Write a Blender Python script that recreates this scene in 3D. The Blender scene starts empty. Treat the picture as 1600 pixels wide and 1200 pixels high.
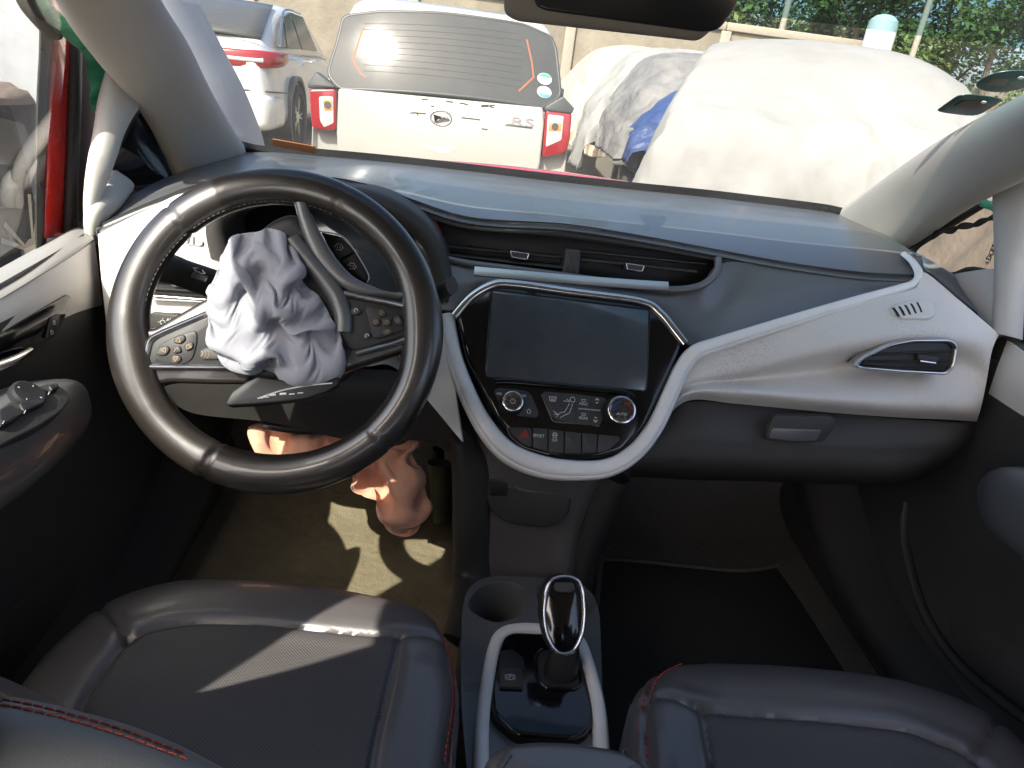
import bpy, bmesh, math, random
import numpy as np
from mathutils import Vector, Matrix, noise

# ------------------------------------------------------------------ camera, sky, sun, exposure
SC = bpy.context.scene
COL = SC.collection
YAW, PITCH, ROLL, FPX = math.radians(5.3), math.radians(23.5), math.radians(7.3), 1127.0
CAM = Vector((-0.16, 0.0, 1.22))
_f = Vector((math.sin(YAW) * math.cos(PITCH), math.cos(YAW) * math.cos(PITCH), -math.sin(PITCH)))
_r0 = Vector((math.cos(YAW), -math.sin(YAW), 0))
_u0 = _r0.cross(_f)
CR = _r0 * math.cos(ROLL) + _u0 * math.sin(ROLL)
CU = _u0 * math.cos(ROLL) - _r0 * math.sin(ROLL)
CF = _f
cd = bpy.data.cameras.new('camera')
cd.sensor_width = 36.0
cd.lens = 36.0 * FPX / 1600.0
cd.clip_start = 0.02
cd.clip_end = 2000
cam = bpy.data.objects.new('camera', cd)
COL.objects.link(cam)
cam.matrix_world = Matrix(((CR.x, CU.x, -CF.x, CAM.x), (CR.y, CU.y, -CF.y, CAM.y), (CR.z, CU.z, -CF.z, CAM.z), (0, 0, 0, 1)))
SC.camera = cam

SUN = Vector((-0.343, -0.618, 0.707)).normalized()     # towards the sun: behind the car, over the driver's shoulder
wd = bpy.data.worlds.new('World')
SC.world = wd
wd.use_nodes = True
nt = wd.node_tree
sky = nt.nodes.new('ShaderNodeTexSky')
sky.sky_type = 'NISHITA'
sky.sun_disc = False
sky.sun_elevation = math.asin(SUN.z)
sky.sun_rotation = math.atan2(SUN.x, SUN.y)
sky.dust_density = 4.0
sky.air_density = 0.8
nt.links.new(sky.outputs[0], nt.nodes['Background'].inputs[0])
nt.nodes['Background'].inputs[1].default_value = 0.15
sl = bpy.data.lights.new('sun', 'SUN')
sl.energy = 3.5
sl.angle = math.radians(0.5)
sl.color = (1.0, 0.93, 0.82)
so = bpy.data.objects.new('sun', sl)
COL.objects.link(so)
so.rotation_euler = SUN.to_track_quat('Z', 'Y').to_euler()
SC.view_settings.view_transform = 'Standard'
SC.view_settings.look = 'None'
SC.view_settings.gamma = 1.0
SC.view_settings.use_curve_mapping = False
SC.view_settings.exposure = 1.9
SC.render.engine = 'CYCLES'
SC.cycles.use_denoising = True
SC.cycles.max_bounces = 10
SC.cycles.diffuse_bounces = 5
SC.cycles.glossy_bounces = 4
SC.cycles.transparent_max_bounces = 16
SC.cycles.sample_clamp_indirect = 6.0
SC.cycles.caustics_reflective = False
SC.cycles.caustics_refractive = False

# ------------------------------------------------------------------ geometry helpers
def ray(px, py):
    return CR * ((px - 800) / FPX) + CU * (-(py - 600) / FPX) + CF
def aY(px, py, Y):
    d = ray(px, py); return CAM + d * ((Y - CAM.y) / d.y)
def aZ(px, py, Z):
    d = ray(px, py); return CAM + d * ((Z - CAM.z) / d.z)
def aX(px, py, X):
    d = ray(px, py); return CAM + d * ((X - CAM.x) / d.x)
def aD(px, py, t):
    return CAM + ray(px, py) * t

class Fr:
    """a plane with its own axes: u right, v up, w out of the surface"""
    def __init__(s, o, n, up=(0, 0, 1)):
        s.o = Vector(o); s.w = Vector(n).normalized()
        s.u = Vector(up).cross(s.w).normalized(); s.v = s.w.cross(s.u)
    def px(s, x, y, off=0.0):
        d = ray(x, y); o = s.o + s.w * off
        p = CAM + d * ((o - CAM).dot(s.w) / d.dot(s.w)) - s.o
        return (p.dot(s.u), p.dot(s.v))
    def pxs(s, pts, off=0.0):
        return [s.px(x, y, off) for x, y in pts]
    def pt(s, u, v, w=0.0):
        return s.o + s.u * u + s.v * v + s.w * w

def cat(pts, n, closed=False):
    """Catmull-Rom through pts (Vectors or tuples), n samples, even in chord length"""
    P = np.array([tuple(p) for p in pts], float)
    m = len(P)
    if m == 1: return np.repeat(P, n, 0)
    if closed:
        d = np.linalg.norm(np.roll(P, -1, 0) - P, axis=1)
    else:
        d = np.linalg.norm(P[1:] - P[:-1], axis=1)
    d = np.maximum(d, 1e-9)
    c = np.concatenate([[0], np.cumsum(d)])
    s = np.linspace(0, c[-1], n, endpoint=not closed)
    k = np.clip(np.searchsorted(c, s, side='right') - 1, 0, len(d) - 1)
    t = ((s - c[k]) / d[k])[:, None]
    def g(i):
        return P[i % m] if closed else P[np.clip(i, 0, m - 1)]
    p0, p1, p2, p3 = g(k - 1), g(k), g(k + 1), g(k + 2)
    return 0.5 * ((2 * p1) + (p2 - p0) * t + (2 * p0 - 5 * p1 + 4 * p2 - p3) * t ** 2 + (3 * p1 - p0 - 3 * p2 + p3) * t ** 3)

def uni(pts, n):
    """Catmull-Rom sampled evenly in parameter (keeps columns aligned)"""
    P = np.array([tuple(p) for p in pts], float); m = len(P)
    if m == 1: return np.repeat(P, n, 0)
    s = np.linspace(0, m - 1, n); k = np.clip(s.astype(int), 0, m - 2); t = (s - k)[:, None]
    if m == 2: return P[0] * (1 - s)[:, None] + P[1] * s[:, None]
    g = lambda i: P[np.clip(i, 0, m - 1)]
    p0, p1, p2, p3 = g(k - 1), g(k), g(k + 1), g(k + 2)
    return 0.5 * ((2 * p1) + (p2 - p0) * t + (2 * p0 - 5 * p1 + 4 * p2 - p3) * t ** 2 + (3 * p1 - p0 - 3 * p2 + p3) * t ** 3)

def rnd(pts, r, n=5):
    """round the corners of a closed 2D polygon"""
    P = [Vector((p[0], p[1])) for p in pts]; m = len(P); out = []
    for i in range(m):
        a, b, c = P[i - 1], P[i], P[(i + 1) % m]
        ri = r[i] if isinstance(r, (list, tuple)) else r
        da, dc = (a - b), (c - b)
        k = min(ri, da.length * .45, dc.length * .45)
        if k < 1e-6: out.append(tuple(b)); continue
        s, e = b + da.normalized() * k, b + dc.normalized() * k
        for j in range(n + 1):
            t = j / n
            out.append(tuple(s * (1 - t) ** 2 + b * 2 * t * (1 - t) + e * t * t))
    return out

def area(p):
    return .5 * sum(p[i - 1][0] * p[i][1] - p[i][0] * p[i - 1][1] for i in range(len(p)))
def ccw(p):
    p = [tuple(q) for q in p]
    return p if area(p) > 0 else p[::-1]
def inset(p, d):
    out = []; m = len(p)
    for i in range(m):
        a, b, c = Vector(p[i - 1]), Vector(p[i]), Vector(p[(i + 1) % m])
        e1, e2 = (b - a), (c - b)
        if e1.length < 1e-9 or e2.length < 1e-9: out.append(tuple(b)); continue
        e1.normalize(); e2.normalize()
        n1, n2 = Vector((-e1.y, e1.x)), Vector((-e2.y, e2.x))
        nn = n1 + n2
        if nn.length < 1e-6: out.append(tuple(b)); continue
        nn.normalize()
        out.append(tuple(b + nn * (d / max(.5, nn.dot(n1)))))
    return out

def link(name, me, mat, parent, sharp=35, smooth=True):
    o = bpy.data.objects.new(name, me); COL.objects.link(o)
    if mat is not None:
        for m in (mat if isinstance(mat, (list, tuple)) else [mat]): me.materials.append(m)
    if smooth:
        for p in me.polygons: p.use_smooth = True
        if sharp: me.set_sharp_from_angle(angle=math.radians(sharp))
    if parent is not None: o.parent = parent
    return o

def base(parent):
    b = Vector((0, 0, 0)); p = parent
    while p is not None:
        b += p.location; p = p.parent
    return b

def mesh(name, verts, faces, mat, parent=None, sharp=35, smooth=True, local=False, mi=None):
    b = Vector((0, 0, 0)) if local else base(parent)
    me = bpy.data.meshes.new(name)
    me.from_pydata([tuple(Vector(v) - b) for v in verts], [], faces)
    me.update()
    if mi is not None: me.polygons.foreach_set('material_index', mi)
    return link(name, me, mat, parent, sharp, smooth)

def thing(name, loc, label, cat_, group=None, rz=0):
    o = bpy.data.objects.new(name, None); COL.objects.link(o)
    o.location = loc; o.rotation_euler = (0, 0, rz); o.empty_display_size = .05
    return tag(o, label, cat_, group)
def tag(o, label, cat_, group=None):
    o['label'] = label; o['category'] = cat_
    if group: o['group'] = group
    return o
def struct(o):
    o['kind'] = 'structure'; return o

def gridfaces(nr, nc, close_c=False, close_r=False):
    f = []
    for i in range(nr if close_r else nr - 1):
        for j in range(nc if close_c else nc - 1):
            a = i * nc + j; b = i * nc + (j + 1) % nc
            c = ((i + 1) % nr) * nc + (j + 1) % nc; d = ((i + 1) % nr) * nc + j
            f.append((a, b, c, d))
    return f

def loft(name, rows, nu, nv, mat, parent=None, thick=0.0, flip=False, disp=None, sharp=40):
    """smooth skin through rows of points; thickness makes it a real panel"""
    R = [uni(r, nu) for r in rows]
    G = np.array([uni([R[i][j] for i in range(len(R))], nv) for j in range(nu)])   # nu, nv, 3
    G = np.transpose(G, (1, 0, 2))
    du = np.gradient(G, axis=1); dv = np.gradient(G, axis=0)
    N = np.cross(du, dv); N /= np.maximum(np.linalg.norm(N, axis=2, keepdims=True), 1e-12)
    mid = G.reshape(-1, 3).mean(0)
    tocam = np.array(CAM) - G
    if (np.sum(N * tocam, axis=2)).mean() < 0: N = -N
    if disp is not None:
        G = G + N * disp(G)[..., None]
    F = gridfaces(nv, nu)
    V = G.reshape(-1, 3)
    if thick:
        B = (G - N * thick).reshape(-1, 3); n0 = len(V)
        V = np.vstack([V, B])
        F2 = [tuple(i + n0 for i in reversed(f)) for f in F]
        edge = [i for i in range(nu)] + [i * nu + nu - 1 for i in range(1, nv)] + [(nv - 1) * nu + i for i in range(nu - 2, -1, -1)] + [i * nu for i in range(nv - 2, 0, -1)]
        S = [(edge[i], edge[(i + 1) % len(edge)], edge[(i + 1) % len(edge)] + n0, edge[i] + n0) for i in range(len(edge))]
        F = F + F2 + S
    o = mesh(name, V, F, mat, parent, sharp)
    fixn(o)
    return o

def fixn(o):
    bm = bmesh.new(); bm.from_mesh(o.data)
    bmesh.ops.recalc_face_normals(bm, faces=bm.faces); bm.to_mesh(o.data); bm.free()

def plate(name, fr, pts, h0, h1, mat, parent=None, bev=0.001, steps=2, sharp=50, dome=0.0):
    """closed outline on a plane, extruded from h0 to h1 with a rounded front edge"""
    p = ccw(pts); m = len(p)
    rings = [(p, h0), (p, h1 - bev)]
    for k in range(1, steps + 1):
        a = math.pi / 2 * k / steps
        rings.append((inset(p, bev * (1 - math.cos(a))), h1 - bev + bev * math.sin(a)))
    V = []; F = []
    for q, h in rings:
        V += [fr.pt(u, v, h) for u, v in q]
    F = gridfaces(len(rings), m, close_c=True)
    L = (len(rings) - 1) * m
    F.append(tuple(range(m))[::-1])
    if dome:
        c = np.mean(np.array(rings[-1][0]), 0); b0 = L
        for s, hh in ((.66, .6), (.33, .9)):
            n0 = len(V)
            V += [fr.pt(c[0] + (u - c[0]) * s, c[1] + (v - c[1]) * s, h1 + dome * hh) for u, v in rings[-1][0]]
            F += [(b0 + j, b0 + (j + 1) % m, n0 + (j + 1) % m, n0 + j) for j in range(m)]
            b0 = n0
        V.append(fr.pt(c[0], c[1], h1 + dome)); F += [(b0 + j, b0 + (j + 1) % m, len(V) - 1) for j in range(m)]
    else:
        F.append(tuple(L + i for i in range(m)))
    return mesh(name, V, F, mat, parent, sharp)

def ringplate(name, fr, outer, width, h0, h1, mat, parent=None, bev=.001):
    """a bezel: the outline's border of a given width"""
    p = ccw(outer); m = len(p)
    a = [(p, h0), (p, h1 - bev), (inset(p, bev), h1), (inset(p, width - bev), h1), (inset(p, width), h1 - bev), (inset(p, width), h0)]
    V = []
    for q, h in a: V += [fr.pt(u, v, h) for u, v in q]
    return mesh(name, V, gridfaces(len(a), m, close_c=True, close_r=True), mat, parent, 50)

def ellipse_prof(a, b, n=14, e=1.0):
    out = []
    for i in range(n):
        t = 2 * math.pi * i / n; c, s = math.cos(t), math.sin(t)
        out.append((math.copysign(abs(c) ** e, c) * a, math.copysign(abs(s) ** e, s) * b))
    return out

def sweep(name, path, nrm, prof, mat, parent=None, n=None, closed=False, scale=None, sharp=60, local=False):
    """profile (side, out) carried along a path; nrm = one outward vector or one for each point"""
    P = cat(path, n or len(path) * 6, closed) if n != 0 else np.array([tuple(p) for p in path], float)
    m = len(P)
    T = (np.roll(P, -1, 0) - np.roll(P, 1, 0)) if closed else np.gradient(P, axis=0)
    T /= np.maximum(np.linalg.norm(T, axis=1, keepdims=True), 1e-12)
    if isinstance(nrm, (list, np.ndarray)) and len(nrm) > 3:
        N = uni(nrm, m)
    else:
        N = np.repeat(np.array([tuple(nrm)], float), m, 0)
    S = np.cross(T, N); S /= np.maximum(np.linalg.norm(S, axis=1, keepdims=True), 1e-12)
    N = np.cross(S, T)
    k = len(prof); V = []
    for i in range(m):
        sc = 1.0 if scale is None else (scale(i / (m - 1)) if callable(scale) else scale)
        for a, b in prof:
            V.append(P[i] + S[i] * a * sc + N[i] * b * sc)
    F = gridfaces(m, k, close_c=True, close_r=closed)
    if not closed:
        F += [tuple(range(k))[::-1], tuple((m - 1) * k + i for i in range(k))]
    o = mesh(name, V, F, mat, parent, sharp, local=local); fixn(o)
    return o

def limb(name, secs, mat, parent=None, n=24, k=28, e=.75, sharp=60, local=False):
    """secs: (left point, right point, half thickness); a skinned bar of superelliptic section"""
    L = uni([s[0] for s in secs], n); R_ = uni([s[1] for s in secs], n); H = uni([(s[2],) for s in secs], n)[:, 0]
    C = (L + R_) / 2; T = np.gradient(C, axis=0); V = []
    for i in range(n):
        A = (R_[i] - L[i]) / 2; B = np.cross(T[i], A); B /= max(np.linalg.norm(B), 1e-9)
        for a, b in ellipse_prof(1, 1, k, e): V.append(C[i] + A * a + B * b * H[i])
    F = gridfaces(n, k, close_c=True) + [tuple(range(k))[::-1], tuple((n - 1) * k + i for i in range(k))]
    o = mesh(name, V, F, mat, parent, sharp, local=local); fixn(o)
    return o

def box(name, lo, hi, mat, parent=None, bev=.01, local=False, seg=2):
    bm = bmesh.new(); bmesh.ops.create_cube(bm, size=1)
    for v in bm.verts:
        v.co = Vector((lo[i] + (hi[i] - lo[i]) * (v.co[i] + .5) for i in range(3)))
    if bev: bmesh.ops.bevel(bm, geom=bm.edges[:], offset=bev, segments=seg, affect='EDGES', profile=.5)
    b = Vector((0, 0, 0)) if local else base(parent)
    for v in bm.verts: v.co -= b
    me = bpy.data.meshes.new(name); bm.to_mesh(me); bm.free()
    return link(name, me, mat, parent, 50)

def lathe(name, o, axis, prof, mat, parent=None, n=32, local=False, up=(0, 0, 1), sharp=40):
    """prof: (radius, height) pairs about an axis"""
    w = Vector(axis).normalized(); u = Vector(up).cross(w)
    if u.length < 1e-4: u = Vector((1, 0, 0))
    u.normalize(); v = w.cross(u); o = Vector(o); V = []
    for r, h in prof:
        for i in range(n):
            t = 2 * math.pi * i / n
            V.append(o + w * h + (u * math.cos(t) + v * math.sin(t)) * r)
    F = gridfaces(len(prof), n, close_c=True)
    F += [tuple(range(n))[::-1], tuple((len(prof) - 1) * n + i for i in range(n))]
    ob = mesh(name, V, F, mat, parent, sharp, local=local); fixn(ob)
    return ob

def text(name, fr, s, u, v, w, size, mat, parent, rot=0.0, depth=.0002, sx=1.0, align='CENTER'):
    cu = bpy.data.curves.new('t', 'FONT'); cu.body = s; cu.size = size; cu.align_x = align; cu.align_y = 'CENTER'; cu.extrude = depth
    cu.resolution_u = 3
    ob = bpy.data.objects.new('t', cu); COL.objects.link(ob)
    dg = bpy.context.evaluated_depsgraph_get(); me = bpy.data.meshes.new_from_object(ob.evaluated_get(dg))
    bpy.data.objects.remove(ob); bpy.data.curves.remove(cu)
    b = base(parent); c, s_ = math.cos(rot), math.sin(rot)
    for q in me.vertices:
        x, y, z = q.co; x *= sx
        q.co = fr.pt(u + x * c - y * s_, v + x * s_ + y * c, w + z) - b
    me.name = name
    return link(name, me, mat, parent, None, False)

def strokes(name, fr, lines, width, w, mat, parent, h=.0004):
    """flat print: short strokes drawn as thin bars on a plane; lines are (u,v) polylines"""
    V = []; F = []
    for ln in lines:
        for (x0, y0), (x1, y1) in zip(ln[:-1], ln[1:]):
            d = Vector((x1 - x0, y1 - y0))
            if d.length < 1e-7: continue
            d.normalize(); nn = Vector((-d.y, d.x)) * width / 2; e = d * width * .4
            q = [(x0 - e.x + nn.x, y0 - e.y + nn.y), (x0 - e.x - nn.x, y0 - e.y - nn.y), (x1 + e.x - nn.x, y1 + e.y - nn.y), (x1 + e.x + nn.x, y1 + e.y + nn.y)]
            b = len(V)
            V += [fr.pt(a, c, w) for a, c in q] + [fr.pt(a, c, w + h) for a, c in q]
            F += [(b + 4, b + 5, b + 6, b + 7), (b, b + 4, b + 7, b + 3), (b + 1, b + 2, b + 6, b + 5), (b, b + 1, b + 5, b + 4), (b + 3, b + 7, b + 6, b + 2)]
    return mesh(name, V, F, mat, parent, None, False)

def stitches(name, path, nrm, mat, parent, step=.0075, ln=.0052, r=.001):
    """thread: each stitch a short rounded bar, all of one seam in one part"""
    P = cat(path, 600); d = np.linalg.norm(P[1:] - P[:-1], axis=1); c = np.concatenate([[0], np.cumsum(d)])
    V = []; F = []; s = 0.0; nrm = Vector(nrm).normalized()
    at = lambda x: Vector([np.interp(x, c, P[:, i]) for i in range(3)])
    while s + ln < c[-1]:
        a, b = at(s), at(s + ln); t = (b - a).normalized(); side = t.cross(nrm).normalized(); b0 = len(V)
        for q, h in ((a, -r * .3), (a + (b - a) * .2, r * .35), (a + (b - a) * .8, r * .35), (b, -r * .3)):
            for k in range(5):
                an = 2 * math.pi * k / 5
                V.append(q + nrm * (h + math.cos(an) * r) + side * math.sin(an) * r)
        F += [tuple(b0 + i for i in f) for f in gridfaces(4, 5, close_c=True)]
        s += step
    return mesh(name, V, F, mat, parent, None)

def segdist(G, line):
    """distance of every grid point (n,2) to a polyline, and signed side"""
    best = np.full(len(G), 1e9); side = np.zeros(len(G)); tt = np.zeros(len(G)); tot = len(line) - 1
    for i in range(tot):
        a = np.array(line[i], float); b = np.array(line[i + 1], float); ab = b - a
        t = np.clip(((G - a) @ ab) / max(ab @ ab, 1e-12), 0, 1); q = a + t[:, None] * ab
        dv = G - q; d = np.linalg.norm(dv, axis=1); s = np.sign(ab[0] * dv[:, 1] - ab[1] * dv[:, 0])
        m = d < best; best[m] = d[m]; side[m] = s[m]; tt[m] = (i + t[m]) / tot
    return best, side, tt

def fbm(P, sc, oc=3, seed=0.0):
    return np.array([noise.fractal(Vector((p[0] * sc + seed, p[1] * sc - seed * 1.7, (p[2] if len(p) > 2 else 0) * sc + seed * .3)), 1.0, 2.0, oc) for p in P])

CACHE = {}
def surf(o, px, py):
    """where the line of sight through a pixel meets an object's surface, and the normal there"""
    from mathutils.bvhtree import BVHTree
    if 'bvh_' + o.name not in CACHE:
        b = base(o.parent); CACHE['bvh_' + o.name] = BVHTree.FromPolygons([tuple(v.co + b) for v in o.data.vertices], [tuple(p.vertices) for p in o.data.polygons])
    h = CACHE['bvh_' + o.name].ray_cast(CAM, ray(px, py).normalized())
    if h[0] is None: return None
    n = h[1] if h[1].dot(CAM - h[0]) > 0 else -h[1]
    return h[0], n

# ------------------------------------------------------------------ materials
def lin(c):
    return tuple(c) + (1.0,) if len(c) == 3 else c
def mat(name, col, rough=.5, metal=0.0, spec=.5, bump=None, var=None, coat=0.0, coord='Object', sheen=0.0, trans=0.0, emit=None):
    m = bpy.data.materials.new(name); m.use_nodes = True; t = m.node_tree; b = t.nodes['Principled BSDF']
    b.inputs['Base Color'].default_value = lin(col); b.inputs['Roughness'].default_value = rough
    b.inputs['Metallic'].default_value = metal; b.inputs['Specular IOR Level'].default_value = spec
    b.inputs['Coat Weight'].default_value = coat; b.inputs['Sheen Weight'].default_value = sheen
    b.inputs['Transmission Weight'].default_value = trans
    tc = t.nodes.new('ShaderNodeTexCoord')
    if var:   # (scale, amount, second colour): uneven wear or dirt
        n = t.nodes.new('ShaderNodeTexNoise'); n.inputs['Scale'].default_value = var[0]; n.inputs['Detail'].default_value = 6
        n.inputs['Roughness'].default_value = .65
        t.links.new(tc.outputs[coord], n.inputs['Vector'])
        r = t.nodes.new('ShaderNodeValToRGB'); r.color_ramp.elements[0].position = .42 - .1; r.color_ramp.elements[1].position = .68
        r.color_ramp.elements[0].color = (0, 0, 0, 1); r.color_ramp.elements[1].color = (var[1],) * 3 + (1,)
        t.links.new(n.outputs['Fac'], r.inputs['Fac'])
        mx = t.nodes.new('ShaderNodeMix'); mx.data_type = 'RGBA'
        mx.inputs[6].default_value = lin(col); mx.inputs[7].default_value = lin(var[2])
        t.links.new(r.outputs['Color'], mx.inputs[0]); t.links.new(mx.outputs[2], b.inputs['Base Color'])
        rr = t.nodes.new('ShaderNodeMapRange'); rr.inputs[3].default_value = max(.02, rough - .08); rr.inputs[4].default_value = min(1, rough + .12)
        t.links.new(n.outputs['Fac'], rr.inputs[0]); t.links.new(rr.outputs[0], b.inputs['Roughness'])
    if bump:  # list of (kind, scale, strength, distance)
        prev = None
        for kind, s, st, di in bump:
            if kind == 'v':
                n = t.nodes.new('ShaderNodeTexVoronoi'); n.inputs['Scale'].default_value = s; out = n.outputs['Distance']
            else:
                n = t.nodes.new('ShaderNodeTexNoise'); n.inputs['Scale'].default_value = s; n.inputs['Detail'].default_value = 5; out = n.outputs['Fac']
            t.links.new(tc.outputs[coord], n.inputs['Vector'])
            bp = t.nodes.new('ShaderNodeBump'); bp.inputs['Strength'].default_value = st; bp.inputs['Distance'].default_value = di
            t.links.new(out, bp.inputs['Height'])
            if prev: t.links.new(prev.outputs[0], bp.inputs['Normal'])
            prev = bp
        t.links.new(prev.outputs[0], b.inputs['Normal'])
    if emit:
        b.inputs['Emission Color'].default_value = lin(emit[0]); b.inputs['Emission Strength'].default_value = emit[1]
    return m

def glass_mat(name, tint, refl=1.0, dust=0.0, dustcol=(.55, .5, .42), dscale=6.0, rough=.0, speck=0.0):
    """thin pane: lets light straight through, mirrors by Fresnel, carries a film of dust"""
    m = bpy.data.materials.new(name); m.use_nodes = True; t = m.node_tree; t.nodes.clear(); L = t.links.new
    out = t.nodes.new('ShaderNodeOutputMaterial'); tr = t.nodes.new('ShaderNodeBsdfTransparent'); tr.inputs[0].default_value = lin(tint)
    gl = t.nodes.new('ShaderNodeBsdfGlossy'); gl.inputs['Roughness'].default_value = rough
    fr = t.nodes.new('ShaderNodeFresnel'); fr.inputs[0].default_value = 1.45
    mu = t.nodes.new('ShaderNodeMath'); mu.operation = 'MULTIPLY'; mu.inputs[1].default_value = refl; L(fr.outputs[0], mu.inputs[0])
    mx = t.nodes.new('ShaderNodeMixShader'); L(mu.outputs[0], mx.inputs[0]); L(tr.outputs[0], mx.inputs[1]); L(gl.outputs[0], mx.inputs[2])
    last = mx
    if dust:
        df = t.nodes.new('ShaderNodeBsdfDiffuse'); df.inputs[0].default_value = lin(dustcol)
        tl = t.nodes.new('ShaderNodeBsdfTranslucent'); tl.inputs[0].default_value = lin(dustcol)
        dd = t.nodes.new('ShaderNodeMixShader'); dd.inputs[0].default_value = .5; L(df.outputs[0], dd.inputs[1]); L(tl.outputs[0], dd.inputs[2])
        tc = t.nodes.new('ShaderNodeTexCoord'); n = t.nodes.new('ShaderNodeTexNoise'); n.inputs['Scale'].default_value = dscale; n.inputs['Detail'].default_value = 8
        L(tc.outputs['Object'], n.inputs['Vector'])
        mr = t.nodes.new('ShaderNodeMapRange'); mr.inputs[1].default_value = .3; mr.inputs[2].default_value = .75; mr.inputs[3].default_value = dust * .35; mr.inputs[4].default_value = dust * 1.6
        L(n.outputs['Fac'], mr.inputs[0]); fac = mr.outputs[0]
        if speck:
            v = t.nodes.new('ShaderNodeTexNoise'); v.inputs['Scale'].default_value = 260; v.inputs['Detail'].default_value = 2; L(tc.outputs['Object'], v.inputs['Vector'])
            g = t.nodes.new('ShaderNodeMapRange'); g.inputs[1].default_value = .62; g.inputs[2].default_value = .72; g.inputs[4].default_value = speck; L(v.outputs['Fac'], g.inputs[0])
            ad = t.nodes.new('ShaderNodeMath'); ad.operation = 'ADD'; L(fac, ad.inputs[0]); L(g.outputs[0], ad.inputs[1]); fac = ad.outputs[0]
        m2 = t.nodes.new('ShaderNodeMixShader'); L(fac, m2.inputs[0]); L(mx.outputs[0], m2.inputs[1]); L(dd.outputs[0], m2.inputs[2]); last = m2
    L(last.outputs[0], out.inputs[0])
    return m

GRAIN = [('v', 900, .25, .0006), ('n', 60, .1, .002)]
M = {}
M['pad'] = mat('dash_pad', (.090, .094, .099), .36, spec=.9, coat=.25, bump=[('v', 1100, .22, .0005)], var=(5, .35, (.12, .118, .112)))
M['dark'] = mat('dark_plastic', (.038, .036, .034), .55, bump=[('v', 1000, .25, .0005)], var=(14, .35, (.055, .052, .048)))
M['black'] = mat('black_plastic', (.012, .012, .013), .5, var=(20, .3, (.03, .028, .026)))
M['greige'] = mat('greige_panel', (.70, .665, .62), .5, bump=[('v', 1300, .2, .0005)], var=(9, .25, (.60, .56, .52)))
M['white'] = mat('white_trim', (.82, .80, .77), .32, coat=.3, var=(20, .25, (.6, .57, .53)))
M['piano'] = mat('piano_black', (.004, .004, .005), .08, spec=.5, coat=.2, var=(30, .10, (.02, .02, .02)))
M['chrome'] = mat('chrome', (.72, .72, .74), .16, metal=1.0)
M['satin'] = mat('satin_metal', (.62, .61, .60), .3, metal=1.0)
M['wheel'] = mat('wheel_leather', (.017, .0145, .0125), .29, spec=.8, coat=.35, bump=[('v', 900, .12, .0004), ('n', 25, .1, .003)], var=(11, .5, (.028, .023, .018)))
M['seat'] = mat('seat_leather', (.080, .074, .073), .36, spec=.8, coat=.25, bump=[('v', 900, .12, .0004), ('n', 20, .05, .003)], var=(7, .4, (.115, .108, .108)))
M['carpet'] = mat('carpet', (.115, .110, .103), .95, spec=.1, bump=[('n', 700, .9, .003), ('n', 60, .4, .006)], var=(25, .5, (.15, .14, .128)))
M['floor'] = mat('brightened_carpet', (.27, .23, .15), .95, spec=.1, bump=[('n', 600, .9, .003), ('n', 40, .5, .008)], var=(12, .8, (.19, .16, .105)))  # carpet colour lifted to bring out the sunlit floor
M['liner'] = mat('pillar_liner', (.47, .46, .435), .85, spec=.25, bump=[('n', 900, .3, .0008)], var=(10, .3, (.40, .39, .365)))
M['liner2'] = mat('pillar_foot', (.52, .515, .48), .7, var=(10, .3, (.33, .32, .30)))
M['rubber'] = mat('rubber_seal', (.014, .014, .014), .6, var=(60, .4, (.045, .042, .036)))
M['red'] = mat('red_paint', (.58, .016, .012), .25, coat=1.0, var=(12, .2, (.33, .02, .015)))
M['screen'] = mat('screen_glass', (.038, .052, .066), .14, spec=.9, coat=.5, var=(18, .5, (.075, .09, .10)))  # blue-grey of the reflected sky put into the base colour
M['bag'] = mat('airbag_fabric', (.29, .295, .335), .8, sheen=.3, bump=[('n', 1500, .25, .0004), ('n', 120, .12, .002)], var=(16, .15, (.25, .255, .29)))
M['knee'] = mat('peach_fabric', (.74, .39, .26), .85, sheen=.3, bump=[('n', 1200, .25, .0005)], var=(22, .35, (.60, .29, .18)))
M['thread'] = mat('red_thread', (.42, .075, .05), .7)
M['threadk'] = mat('dark_thread', (.06, .055, .05), .7)
M['print'] = mat('white_print', (.62, .62, .62), .6)
M['printdim'] = mat('amber_print', (.26, .18, .10), .6)
M['hazard'] = mat('hazard_red', (.50, .03, .02), .5)
M['blue'] = mat('button_blue', (.02, .045, .16), .3)
M['ledred'] = mat('mark_red', (.42, .02, .02), .5)
M['ledblue'] = mat('mark_blue', (.02, .12, .45), .5)
M['glass'] = glass_mat('windshield_glass', (.56, .58, .565), .8, .045, (.75, .72, .66), 5, speck=.0)
M['shade'] = glass_mat('shade_band', (.20, .30, .32), .8, .02)
M['sideglass'] = glass_mat('side_glass', (.82, .85, .84), .22, .025, (.5, .46, .40), 4, speck=.05)
M['quarter'] = glass_mat('quarter_glass', (.20, .25, .30), 1.0, .02)
M['green'] = mat('green_film', (.05, .30, .17), .45, bump=[('n', 40, .4, .01)], var=(20, .3, (.09, .40, .24)))
M['sticker'] = mat('sticker_green', (.035, .10, .085), .3, var=(20, .2, (.05, .08, .08)))
M['stickrefl'] = mat('reflection_brown', (.11, .085, .06), .3)
M['stickw'] = mat('sticker_white', (.75, .78, .74), .4)
M['sticko'] = mat('sticker_orange', (.42, .16, .06), .6, var=(30, .3, (.34, .13, .05)))
M['headliner'] = mat('headliner', (.48, .46, .43), .9, bump=[('n', 800, .3, .001)])

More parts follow.
